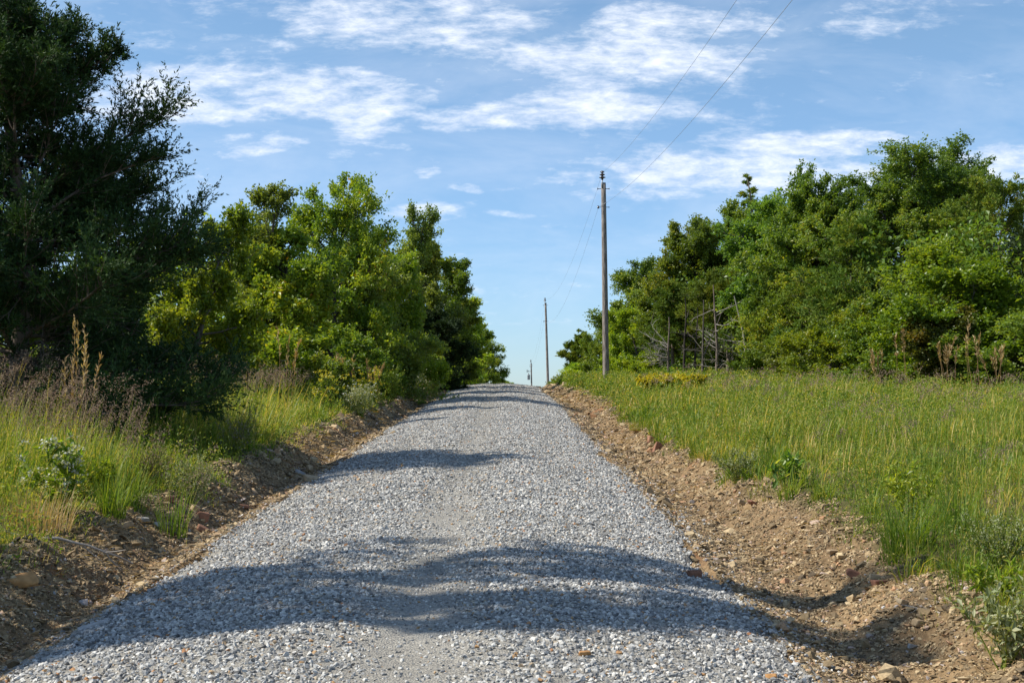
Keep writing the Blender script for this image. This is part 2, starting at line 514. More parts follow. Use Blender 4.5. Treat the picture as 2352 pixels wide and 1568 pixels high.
def rand_rot(n, rng, tilt):
    az = rng.uniform(0, 2 * np.pi, n); tl = rng.normal(size=n) * tilt; ta = rng.uniform(0, 2 * np.pi, n)
    ca, sa = np.cos(az), np.sin(az)
    Rz = np.zeros((n, 3, 3)); Rz[:, 0, 0] = ca; Rz[:, 0, 1] = -sa; Rz[:, 1, 0] = sa; Rz[:, 1, 1] = ca; Rz[:, 2, 2] = 1
    k = np.stack([np.cos(ta), np.sin(ta), 0 * ta], -1)
    K = np.zeros((n, 3, 3)); K[:, 0, 2] = k[:, 1]; K[:, 1, 2] = -k[:, 0]; K[:, 2, 0] = -k[:, 1]; K[:, 2, 1] = k[:, 0]
    I = np.eye(3)[None]
    s = np.sin(tl)[:, None, None]; c = (1 - np.cos(tl))[:, None, None]
    return (I + s * K + c * (K @ K)) @ Rz


def scatter(templates, P, S, rng, tilt=.35, tint=None):
    n = len(P)
    which = rng.randint(0, len(templates), n)
    Rm = rand_rot(n, rng, tilt)
    tint = rng.uniform(0, 1, n) if tint is None else tint
    parts = []
    for i, (TV, TF) in enumerate(templates):
        k = np.where(which == i)[0]
        if len(k) == 0: continue
        V = np.einsum('nij,vj->nvi', Rm[k], TV) * S[k][:, None, None] + P[k][:, None, :]
        Fq = TF[None] + (np.arange(len(k)) * len(TV))[:, None, None]
        parts.append((V.reshape(-1, 3), Fq.reshape(-1, 3), np.repeat(tint[k], len(TF))))
    return cat_meshes(parts)


def gravel():
    r = np.random.RandomState(11)
    Ps, Ss, Ts = [], [], []
    for y0, y1, dens, smin, smax in ((5.5, 9, 2000, .009, .028), (9, 14, 1750, .009, .029), (14, 22, 1050, .013, .035), (22, 36, 900, .014, .035), (36, 60, 520, .019, .041), (60, 102, 260, .027, .052)):
        n = int((y1 - y0) * 5.9 * dens)
        Y = r.uniform(y0, y1, n)
        a, b = edge_l(Y), edge_r(Y)
        t = r.uniform(-.13, 1.13, n)
        # stones thin out past the edges
        keep = r.uniform(0, 1, n) < np.where(t < .05, .75 * np.exp(-np.maximum(.05 - t, 0) / .045), np.where(t > .95, .75 * np.exp(-np.maximum(t - .95, 0) / .045), 1))
        X = a + (b - a) * t
        u = X - xc(Y)
        cen = np.exp(-((u + .05 + .15 * (vnoise(Y * .3, Y * 0, 8) - .5)) / .34) ** 2)
        ruts = cen * (.55 + .5 * vnoise(Y * .4, X * 2, 9)) + .75 * vnoise(Y * .3, X * 2, 19) * (np.exp(-((u - 1.25) / .22) ** 2) + np.exp(-((u + 1.2) / .22) ** 2)) * sstep(9, 16, Y)
        keep &= r.uniform(0, 1, n) > ruts * 0.86
        patch = fbm(X * .9, Y * .6, 14, 3)
        keep &= r.uniform(0, 1, n) > sstep(.52, .3, patch) * .35
        X, Y, u, ruts = X[keep], Y[keep], u[keep], ruts[keep]
        S = smin + (smax - smin) * r.beta(1.6, 2.6, len(X))
        S *= 1 - .35 * ruts
        big = r.uniform(0, 1, len(X)) < .01
        S[big] *= 1.45
        Z = np.where((X > edge_l(Y)) & (X < edge_r(Y)) & (np.abs(u) < hw(Y)), H(X, Y, True), H(X, Y)) + S * r.uniform(-.1, .35, len(X))
        Ps.append(np.stack([X, Y, Z], -1)); Ss.append(S); Ts.append(r.uniform(0, 1, len(X)))
    P, S, T = np.concatenate(Ps), np.concatenate(Ss), np.concatenate(Ts)
    V, F, T = scatter(CHUNKY + FLAKES[:2], P, S, r, .7, T)
    mat = stone_mat('crushed_limestone', [(0, (.13, .128, .125)), (.25, (.28, .275, .26)), (.6, (.43, .42, .39)), (.85, (.60, .58, .53)), (.93, (.68, .65, .58)), (.955, (.42, .33, .22)), (.985, (.40, .24, .11)), (1, (.36, .17, .08))])
    o = link('gravel', np_mesh('gravel', V, F, mat, T))
    tag(o, kind='stuff')


gravel()


def soil_chips():
    r = np.random.RandomState(12)
    Ps, Ss, Ts = [], [], []
    for y0, y1, dens, sc in ((6, 10, 3400, 1.15), (10, 16, 2400, 1.3), (16, 28, 1000, 1.9), (28, 50, 360, 2.8), (50, 95, 120, 4.5)):
        for side in (0, 1):
            n = int((y1 - y0) * 1.5 * dens)
            Y = r.uniform(y0, y1, n)
            if side:
                a, b = edge_r(Y) - .15, bank_r(Y) + .25
            else:
                a, b = bank_l(Y) - .25, edge_l(Y) + .15
            X = a + (b - a) * r.uniform(0, 1, n)
            S = (.006 + .027 * r.beta(1.1, 4.5, n)) * sc
            big = r.uniform(0, 1, n) < .03
            S[big] *= r.uniform(1.8, 3.2, big.sum())
            Z = H(X, Y) + S * r.uniform(-.1, .3, n)
            Ps.append(np.stack([X, Y, Z], -1)); Ss.append(S); Ts.append(r.uniform(0, 1, n))
    for y0, y1, n in ((6, 16, 900), (16, 32, 900), (32, 70, 700)):
        for side in (0, 1):
            Y = r.uniform(y0, y1, n)
            t = r.normal(.86, .16, n)
            X = edge_r(Y) + (bank_r(Y) - edge_r(Y)) * t if side else edge_l(Y) + (bank_l(Y) - edge_l(Y)) * t
            ok = fbm(X * 1.8, Y * 1.1, 73, 3) > .5
            X, Y = X[ok], Y[ok]
            S = r.uniform(.02, .05, len(X)) * (1 + r.uniform(size=len(X)) ** 6) * (1 + .012 * Y)
            Ps.append(np.stack([X, Y, H(X, Y) - S * .1], -1)); Ss.append(S); Ts.append(r.uniform(.05, .5, len(X)))
    P, S, T = np.concatenate(Ps), np.concatenate(Ss), np.concatenate(Ts)
    V, F, T = scatter(FLAKES + CHUNKY[:5], P, S, r, .55, T)
    mat = stone_mat('tan_shale_chip', [(0, (.10, .075, .048)), (.3, (.235, .17, .092)), (.6, (.37, .27, .15)), (.85, (.50, .385, .225)), (.95, (.42, .24, .13)), (1, (.44, .42, .40))])
    o = link('soil_rubble', np_mesh('soil_rubble', V, F, mat, T))
    tag(o, kind='stuff')


soil_chips()


def litter():
    r = np.random.RandomState(13)
    Ps = []
    for y0, y1, n in ((6, 14, 2600), (14, 30, 2200), (30, 60, 1200)):
        for side in (0, 1):
            Y = r.uniform(y0, y1, n)
            t = r.uniform(0, 1, n) ** .6
            X = edge_r(Y) + (bank_r(Y) + .2 - edge_r(Y)) * t if side else edge_l(Y) - (edge_l(Y) - bank_l(Y) + .2) * t
            ok = fbm(X * 1.3, Y * .9, 71, 3) > .5
            Ps.append(np.stack([X, Y, H(X, Y) + .012], -1)[ok])
    P = np.concatenate(Ps)
    az = r.uniform(0, 6.28, len(P))
    ax = np.stack([np.cos(az), np.sin(az), r.normal(size=len(P)) * .12], -1)
    L = np.maximum(.04, .004 * P[:, 1]) * r.uniform(.6, 3.0, len(P))
    V, F, T = leaf_quads(P, ax, np.array([0, 0, 1.0]) + r.normal(size=P.shape) * .4, L, np.maximum(.004, .0005 * P[:, 1]) * r.uniform(.7, 1.6, len(P)), r.uniform(0, 1, len(P)))
    tag(link('straw_litter', np_mesh('straw_litter', V, F, G['straw'], T)), kind='stuff')


litter()

# ------------------------------------------------------------------ grass
def blades(P, h, w, head, lean, tint, seg=3):
    """P (n,3) roots, h blade length; each blade is an arc that bends over by its lean; triangles"""
    n = len(P)
    d = np.stack([np.cos(head), np.sin(head), 0 * head], -1)
    s = np.stack([-np.sin(head), np.cos(head), 0 * head], -1)
    z = np.array([0, 0, 1.0])
    th0 = .25 * lean; bend = 1.5 * lean
    pts = [P]
    for k in range(seg):
        th = th0 + bend * ((k + .5) / seg)
        pts.append(pts[-1] + (z * np.cos(th)[:, None] + d * np.sin(th)[:, None]) * (h / seg)[:, None])
    rows = []
    for k in range(seg):
        ww = (w / 2 * (1 - .75 * (k / seg) ** 1.6))[:, None]
        rows += [pts[k] - s * ww, pts[k] + s * ww]
    rows.append(pts[seg])
    V = np.stack(rows, 1)
    f = []
    for k in range(seg - 1):
        a = 2 * k
        f += [[a, a + 1, a + 3], [a, a + 3, a + 2]]
    f.append([2 * seg - 2, 2 * seg - 1, 2 * seg])
    f = np.array(f)
    F = f[None] + (np.arange(n) * (2 * seg + 1))[:, None, None]
    return V.reshape(-1, 3), F.reshape(-1, 3), np.repeat(tint, len(f))


def tuft_field(X, Y, n_bl, r, hmin, hmax, spread, wpx, leanm=.45, tint0=.4, tvar=.28, wind=None, hs=None):
    """tufts at X,Y; n_bl blades each"""
    n = len(X)
    tx = np.repeat(X, n_bl); ty = np.repeat(Y, n_bl)
    th = np.repeat(r.uniform(0, 1, n), n_bl)
    a = r.uniform(0, 2 * np.pi, n * n_bl); rad = spread * np.sqrt(r.uniform(0, 1, n * n_bl))
    bx = tx + rad * np.cos(a); by = ty + rad * np.sin(a)
    h = (hmin + (hmax - hmin) * th) * r.uniform(.4, 1.15, n * n_bl)
    if hs is not None: h = h * np.repeat(hs, n_bl)
    w = np.maximum(wpx * ty * 1.15, .005) * r.uniform(.7, 1.3, n * n_bl)
    lean = np.abs(r.normal(size=n * n_bl)) * leanm + .08
    lean = np.minimum(lean, 1.15)
    head = a + r.normal(size=n * n_bl) * .8
    if wind is not None:
        head = np.where(r.uniform(size=head.shape) < .5, wind + r.normal(size=head.shape) * .5, head)
    tint = np.repeat(tint0 + r.normal(size=n) * tvar * .5, n_bl) + r.normal(size=n * n_bl) * tvar * .6
    straw = r.uniform(size=tint.shape) < .07
    tint[straw] = r.uniform(.78, 1.0, straw.sum())
    P = np.stack([bx, by, H(bx, by) - .01], -1)
    return blades(P, h, w, head, lean, np.clip(tint, 0, 1), 3 if len(Y) and Y.min() < 24 else 2)


def tree_line_x(Y):       # right-hand wood edge
    return np.interp(Y, [30, 44, 52, 60, 68, 76, 90, 120, 160], [17.5, 14.3, 11.8, 10.6, 9.2, 6.8, 5.9, 6.2, 7.0])


def weedlets(X, Y, r, per, size):
    n = len(X)
    i = np.repeat(np.arange(n), per)
    hz = r.uniform(.05, .46, n)[i] * r.uniform(.3, 1.2, len(i))
    px_ = X[i] + r.normal(size=len(i)) * .07; py_ = Y[i] + r.normal(size=len(i)) * .07
    P = np.stack([px_, py_, H(px_, py_) + hz], -1)
    L = np.maximum(size, .0016 * Y[i]) * r.uniform(.6, 1.4, len(i))
    V, Fq, T = leaf_quads(P, r.normal(size=P.shape) + [0, 0, .3], r.normal(size=P.shape) * .7 + [0, 0, .8], L, L * .45, np.clip(np.repeat(r.uniform(.1, .75, n), per) + r.normal(size=len(i)) * .1, 0, 1))
    return V, np.concatenate([Fq[:, [0, 1, 2]], Fq[:, [0, 2, 3]]]), np.concatenate([T, T])


def grass_right():
    r = np.random.RandomState(21)
    parts = []
    for y0, y1, dens, nb, wpx in ((6, 10, 60, 26, .00050), (10, 16, 48, 22, .00052), (16, 26, 30, 20, .00058), (26, 42, 17, 18, .00068), (42, 62, 10, 16, .0008), (62, 105, 6, 14, .0009)):
        xmax = .40 * y1 + 1.5
        n = int((y1 - y0) * (xmax - 1.5) * dens)
        Y = r.uniform(y0, y1, n); X = r.uniform(1.5, xmax, n)
        b = bank_r(Y)
        d = X - b
        keep = (d > -.05) & (X < tree_line_x(Y) + 3.5) & (X < .40 * Y + 1.2)
        keep &= r.uniform(size=n) < .45 + .55 * sstep(0, .5, d)
        X, Y, d = X[keep], Y[keep], d[keep]
        hn = fbm(X * .35, Y * .35, 51, 3)
        pat = .5 + .95 * sstep(.3, .7, fbm(X * .9, Y * .6, 53, 3))
        # two height classes: sward and taller clumps
        parts.append(tuft_field(X, Y, nb, r, .09, .28, .17, wpx, .72, .44, .4, hs=(.5 + .5 * sstep(.1, 1.2, d)) * pat))
        wk = r.uniform(size=len(X)) < .75 * sstep(.35, .6, fbm(X * .7, Y * .5, 59, 3)) + .15
        parts.append(weedlets(X[wk], Y[wk], r, 18, .026))
        tall = (hn > .53) & (r.uniform(size=len(X)) < .2) & (d > .6)
        parts.append(tuft_field(X[tall], Y[tall], max(8, nb // 3), r, .3, .55, .2, wpx * .85, .5, .55, .4))
    # tufts that arch over the cut edge
    n = 90
    Y = r.uniform(8, 34, n); X = bank_r(Y) + r.uniform(.02, .4, n)
    parts.append(tuft_field(X, Y, 46, r, .18, .38, .12, .0006, .9, .38, .3))
    V, F, T = cat_meshes(parts)
    o = link('grass', np_mesh('grass', V, F, G['grass'], T)); tag(o, kind='stuff')


def grass_left():
    r = np.random.RandomState(22)
    parts = []
    for y0, y1, dens, nb, wpx in ((6, 11, 60, 26, .0005), (11, 17, 50, 24, .00052), (17, 26, 34, 20, .00058), (26, 42, 20, 18, .00068), (42, 70, 10, 16, .0008), (70, 105, 7, 14, .0009)):
        xmin = -.40 * y1 - 1.5
        n = int((y1 - y0) * (-2.4 - xmin) * dens)
        Y = r.uniform(y0, y1, n); X = r.uniform(xmin, -2.4, n)
        d = bank_l(Y) - X
        keep = (d > -.03) & (X > -.40 * Y - 1.0) & (X > -11)
        keep &= r.uniform(size=n) < .4 + .6 * sstep(0, .5, d)
        X, Y, d = X[keep], Y[keep], d[keep]
        parts.append(tuft_field(X, Y, nb, r, .12, .38, .15, wpx, .66, .42, .32, wind=.3, hs=(.42 + .58 * sstep(.1, .9, d)) * (.72 + .28 * sstep(12, 15, Y))))
        wk = r.uniform(size=len(X)) < .8
        parts.append(weedlets(X[wk], Y[wk], r, 18, .034))
        hn = fbm(X * .35, Y * .35, 57, 3)
        tall = (hn > .46) & (r.uniform(size=len(X)) < .5) & (d > .5) & (Y > 12)
        parts.append(tuft_field(X[tall], Y[tall], max(8, nb // 2), r, .45, .85, .16, wpx * .85, .5, .45, .38, wind=.3))
    V, F, T = cat_meshes(parts)
    o = link('grass', np_mesh('grass', V, F, G['grass'], T)); tag(o, kind='stuff')


grass_right()
grass_left()


def plume_grass(X, Y, r, hmin, hmax, wpx, ndrop, size, arch=.5, wind=.2):
    """thin stems that carry drooping open seed heads"""
    n = len(X)
    h = r.uniform(hmin, hmax, n)
    head = wind + r.normal(size=n) * .9
    lean = np.abs(r.normal(size=n)) * .22 + .12
    P = np.stack([X, Y, H(X, Y)], -1)
    stem = blades(P, h, np.maximum(wpx * Y, .003), head, lean, r.uniform(.3, .9, n))
    d = np.stack([np.cos(head), np.sin(head), 0 * head], -1)
    tip = stem[0].reshape(n, 7, 3)[:, 6]
    i = np.repeat(np.arange(n), ndrop)
    t = r.uniform(0, 1, n * ndrop)
    base = tip[i] - np.array([0, 0, 1.0]) * (t * .34 * h[i] * arch)[:, None] - d[i] * (t * .2 * h[i])[:, None]
    off = unit(r.normal(size=(n * ndrop, 3)) + d[i] * .6) * (r.uniform(.1, 1, n * ndrop) * size * (0.4 + .6 * t))[:, None]
    pos = base + off
    ax = unit(off + np.array([0, 0, -.04]) + r.normal(size=off.shape) * .03)
    L = np.maximum(.022, 2.6 * wpx * Y[i]) * r.uniform(.8, 1.8, len(i)); W = np.maximum(.006, 1.1 * wpx * Y[i])
    V, Fq, T = leaf_quads(pos, ax, r.normal(size=off.shape), L, W, r.uniform(0, 1, len(i)))
    Ft = np.concatenate([Fq[:, [0, 1, 2]], Fq[:, [0, 2, 3]]]); T = np.concatenate([T, T])
    return stem, (V, Ft, T)


def plume_stuff():
    r = np.random.RandomState(31)
    stems, heads = [], []
    # left: the purple bank of seed grass before the cedar, and along the foot of the trees
    for (x0, x1, y0, y1, n, hm, hx, nd, sz) in ((-7.5, -4.3, 13.5, 19, 330, .75, 1.25, 46, .12), (-8.5, -4.6, 24, 33, 380, .7, 1.1, 26, .13), (-8, -4.4, 33, 48, 280, .6, 1.0, 16, .16),
                                                 (4, 13, 14, 30, 280, .5, .85, 40, .13), (4, 15, 30, 46, 180, .5, .85, 22, .16), (3.2, 8, 10, 18, 70, .5, .8, 44, .11)):
        X = r.uniform(x0, x1, n); Y = r.uniform(y0, y1, n)
        ok = (np.abs(X) < .40 * Y + .6) & (X < tree_line_x(Y) + .5) & (fbm(X * .4, Y * .4, 77, 3) > .44) & ((X < bank_l(Y) - .5) | (X > bank_r(Y) + .5))
        s, h = plume_grass(X[ok], Y[ok], r, hm, hx, .00042, nd, sz)
        stems.append(s); heads.append(h)
    V, F, T = cat_meshes(stems)
    me = np_mesh('seed_grass', V, F, G['grass'], T)
    V2, F2, T2 = cat_meshes(heads)
    n0 = len(F)
    V, F, T = cat_meshes([(V, F, T), (V2, F2, T2)])
    me = np_mesh('seed_grass', V, F, G['grass'], T)
    me.materials.append(G['plume'])
    mi = np.zeros(len(F), np.int32); mi[n0:] = 1
    me.polygons.foreach_set('material_index', mi)
    o = link('seed_grass', me); tag(o, kind='stuff')


plume_stuff()


# ------------------------------------------------------------------ trees
def gen_deciduous(r, h, Rr, cb=.2, n1=30, n2=7, n3=10, nl=20, leaf=.11, shape='round', lean=0.0, stems=1, trunk_r=.1, sparse=1.0, up=.25, flat=None):
    """crown and wood of one broadleaf tree, base at the origin"""
    woods, tw = [], None
    P1s, L1s = [], []
    for s in range(stems):
        d0 = np.array([[r.normal() * .06 + lean + (r.normal() * .28 if stems > 1 else 0), r.normal() * .06 + (r.normal() * .28 if stems > 1 else 0), 1.0]])
        st = np.array([[r.normal() * .12, r.normal() * .12, -.15]]) if stems > 1 else np.array([[0, 0, -.15]])
        lead = .92 if shape in ('cone', 'vase', 'col') else .74
        T = grow(st, d0, np.array([h * lead]), 9, r, .25, .07)
        rad = trunk_r * (1 - .85 * np.linspace(0, 1, 9)) ** .9
        rad[0] *= 1.35
        woods.append(tubes(T, rad[None], 8))
        m = max(5, n1 // stems)
        q = (np.arange(m) + r.uniform(.2, .8, m)) / m
        th = cb + (.97 - cb) * q
        p, tg = sample(T, np.zeros(m, int), th)
        az = np.arange(m) * 2.39996 + r.uniform(0, 6.28) + r.normal(size=m) * .4
        el = R(-6) + R(66) * q ** 1.3 + r.normal(size=m) * R(12)
        if shape == 'round': prof = np.sqrt(np.clip(1 - ((q - .4) / .95) ** 2, .35, 1))
        elif shape == 'cone': prof = np.clip(1.05 - q * .85, .15, 1)
        elif shape == 'vase': prof = .45 + .6 * np.sin(q * 2.4)
        else: prof = .75 + .25 * np.sin(q * 3.1)
        Ln = Rr * prof * r.uniform(.62, 1.22, m)
        d = np.stack([np.cos(az) * np.cos(el), np.sin(az) * np.cos(el), np.sin(el)], -1)
        P1 = grow(p, d, Ln, 6, r, up, .14)
        r1 = (trunk_r * .42 * (1 - .75 * th))[:, None] * np.linspace(1, .25, 6)[None]
        woods.append(tubes(P1, r1, 5))
        P1s.append(P1); L1s.append(Ln)
    P1 = np.concatenate(P1s); L1 = np.concatenate(L1s)
    m = len(P1)
    i2 = r.choice(m, m * n2, p=(L1 ** 1.6) / (L1 ** 1.6).sum()); t2 = r.uniform(.2, 1.0, m * n2) ** .8
    p, tg = sample(P1, i2, t2)
    d = unit(tg * .8 + unit(r.normal(size=p.shape)) * 1.0 + np.array([0, 0, .15]))
    L2 = np.minimum(L1[i2] * .5 * (1.15 - .5 * t2), 1.3) * r.uniform(.7, 1.2, len(p))
    P2 = grow(p, d, L2, 4, r, up * .8, .15)
    woods.append(tubes(P2, (trunk_r * .12 * np.ones(len(P2)))[:, None] * np.linspace(1, .35, 4)[None], 3))
    n = len(P2)
    i3 = np.repeat(np.arange(n), n3); t3 = r.uniform(.15, 1.0, n * n3)
    p, tg = sample(P2, i3, t3)
    d = unit(tg + unit(r.normal(size=p.shape)) * .9 + np.array([0, 0, .15]))
    L3 = np.clip(L2[i3] * .5, .15, .45) * r.uniform(.6, 1.3, len(p))
    P3 = grow(p, d, L3, 3, r, .3, .15)
    # leaves
    clump = r.uniform(0, 1, m)[i2][i3] * .45 + r.uniform(0, 1, len(P3)) * .25
    keep3 = r.uniform(size=len(P3)) < sparse
    j = np.repeat(np.where(keep3)[0], nl)
    t = r.uniform(.05, 1.05, len(j))
    p, tg = sample(P3, j, np.minimum(t, .99))
    p = p + r.normal(size=p.shape) * (leaf * .55)
    ax = unit(tg * .5 + unit(r.normal(size=p.shape)) * .9 + np.array([0, 0, -.15]))
    nr = unit(r.normal(size=p.shape) * .75 + np.array([0, 0, .75]))
    Lf = leaf * r.uniform(.7, 1.3, len(p))
    tint = np.clip(clump[j] + r.normal(size=len(p)) * .13 + .14, 0, 1)
    leaves = leaf_quads(p, ax, nr, Lf, Lf * .62, tint)
    W = cat_meshes(woods)
    LV, LF, LT = leaves
    zmax = np.percentile(LV[:, 2], 99.97); rx = np.percentile(np.abs(LV[:, 0]), 91)
    sc = np.array([Rr / rx, Rr / rx, h / zmax])
    return (W[0] * sc, W[1], W[2]), (LV * sc, LF, LT)


def gen_cedar(r, h, Rr, cb=.05, n1=80, n2=8, n3=9, nk=5, kl=.13, kw=.035, prof='cone', dead=0, trunk_r=.11, lean=0.0, sparse=1.0, cap=1.6, ragged=.3):
    T = grow(np.array([[0, 0, -.15]]), np.array([[lean, 0, 1.0]]), np.array([h * .97]), 9, r, .3, .04)
    rad = trunk_r * (1 - .9 * np.linspace(0, 1, 9)); rad[0] *= 1.3
    woods = [tubes(T, rad[None], 8)]
    q = np.sort(r.uniform(0, 1, n1)) ** .9
    th = cb + (.985 - cb) * q
    p, tg = sample(T, np.zeros(n1, int), th)
    az = np.arange(n1) * 2.39996 + r.normal(size=n1) * .5
    el = R(-6) + R(48) * q + r.normal(size=n1) * R(10)
    if prof == 'cone': pr = np.clip(1.08 - q * 1.0, .08, 1)
    elif prof == 'egg': pr = np.sqrt(np.clip(1 - ((q - .3) / .74) ** 2, .05, 1))
    elif prof == 'hero': pr = np.clip(1.0 - q ** 2.9, .16, 1)
    else: pr = np.clip(1.0 - q ** 2.2, .12, 1)
    L1 = Rr * pr * np.clip(r.normal(1, ragged, n1), .4, cap)
    d = np.stack([np.cos(az) * np.cos(el), np.sin(az) * np.cos(el), np.sin(el)], -1)
    P1 = grow(p, d, L1, 6, r, .18, .1)
    woods.append(tubes(P1, (trunk_r * .3 * (1 - .8 * th))[:, None] * np.linspace(1, .2, 6)[None], 4))
    i2 = r.choice(n1, n1 * n2, p=(L1 ** 1.4) / (L1 ** 1.4).sum()); t2 = r.uniform(.12, 1.0, n1 * n2)
    p, tg = sample(P1, i2, t2)
    d = unit(tg + unit(r.normal(size=p.shape)) * .75 + np.array([0, 0, .2]))
    L2 = np.clip(L1[i2] * .36 * (1.2 - .55 * t2), .12, 1.2) * r.uniform(.6, 1.3, len(p))
    P2 = grow(p, d, L2, 4, r, .4, .12)
    woods.append(tubes(P2, np.full((len(P2), 1), trunk_r * .05) * np.linspace(1, .4, 4)[None], 3))
    clump = r.uniform(0, 1, n1)[i2] * .4 + r.uniform(0, 1, len(P2)) * .3
    i3 = np.repeat(np.arange(len(P2)), n3)
    if sparse < 1: i3 = i3[r.uniform(size=len(i3)) < sparse]
    t3 = r.uniform(.02, 1, len(i3)) ** .65
    p, tg = sample(P2, i3, t3)
    d = unit(tg + unit(r.normal(size=p.shape)) * .95 + np.array([0, 0, .1]))
    Ls = np.clip(L2[i3] * .45, .07, .28) * r.uniform(.6, 1.3, len(p))
    k = np.repeat(np.arange(len(p)), nk)
    tt_ = r.uniform(0, 1, len(k))
    pos = p[k] + d[k] * (Ls[k] * tt_)[:, None]
    ax = unit(d[k] + unit(r.normal(size=pos.shape)) * .8)
    nr = r.normal(size=pos.shape)
    tint = np.clip(clump[i3][k] + r.normal(size=len(k)) * .12 + .15, 0, .93)
    brown = r.uniform(size=len(k)) < .012
    tint[brown] = 1
    leaves = leaf_quads(pos, ax, nr, kl * r.uniform(.7, 1.3, len(k)), np.full(len(k), kw), tint, .05)
    W = cat_meshes(woods)
    dv = None
    if dead:
        th = r.uniform(.04, max(cb, .45), dead)
        p, tg = sample(T, np.zeros(dead, int), th)
        az = r.uniform(0, 6.28, dead); el = r.normal(size=dead) * R(18) + R(4)
        d = np.stack([np.cos(az) * np.cos(el), np.sin(az) * np.cos(el), np.sin(el)], -1)
        Ld = Rr * r.uniform(.35, .95, dead)
        D1 = grow(p, d, Ld, 6, r, .15, .16)
        i2 = np.repeat(np.arange(dead), 6)
        p, tg = sample(D1, i2, r.uniform(.25, 1, len(i2)))
        D2 = grow(p, unit(tg + unit(r.normal(size=p.shape)) * .8), Ld[i2] * r.uniform(.15, .4, len(i2)), 4, r, .1, .2)
        i3 = np.repeat(np.arange(len(D2)), 3)
        p, tg = sample(D2, i3, r.uniform(.2, 1, len(i3)))
        D3 = grow(p, unit(tg + unit(r.normal(size=p.shape)) * .8), r.uniform(.08, .25, len(i3)), 3, r, 0, .2)
        dv = []
        for q_ in range(dead):
            a, b, c = D1[q_:q_ + 1], D2[6 * q_:6 * q_ + 6], D3[18 * q_:18 * q_ + 18]
            dv.append(cat_meshes([tubes(a, np.full((1, 1), .016) * np.linspace(1, .3, 6)[None], 4),
                                  tubes(b, np.full((6, 1), .007) * np.linspace(1, .4, 4)[None], 3),
                                  tubes(c, np.full((18, 1), .004) * np.linspace(1, .5, 3)[None], 3)]))
    LV, LF, LT = leaves
    zmax = LV[:, 2].max(); rx = np.percentile(np.abs(LV[:, 0]), 93)
    sc = np.array([Rr / rx, Rr / rx, h / zmax])
    return (W[0] * sc, W[1], W[2]), (LV * sc, LF, LT), [(v * sc, f, t) for v, f, t in (dv or [])]


def plant_tree(name, cat, label, X, Y, wood, leaves, lmat, bmat, group, dead=None, deadmat=None, rotz=0.0):
    z = float(H(X, Y))
    e = empty(name, (X, Y, z - .03), label, cat, group)
    e.rotation_euler = (0, 0, rotz)
    link('trunk' if cat == 'tree' else 'stem', np_mesh(name + '_trunk', wood[0], wood[1], bmat, smooth=True), e)
    link('crown' if cat == 'tree' else 'foliage', np_mesh(name + '_crown', leaves[0], leaves[1], lmat, leaves[2]), e)
    for V, F, t in (dead or []):
        link('dead_limb', np_mesh('dead_limb', V, F, deadmat or BARKL, smooth=True), e)
    return e


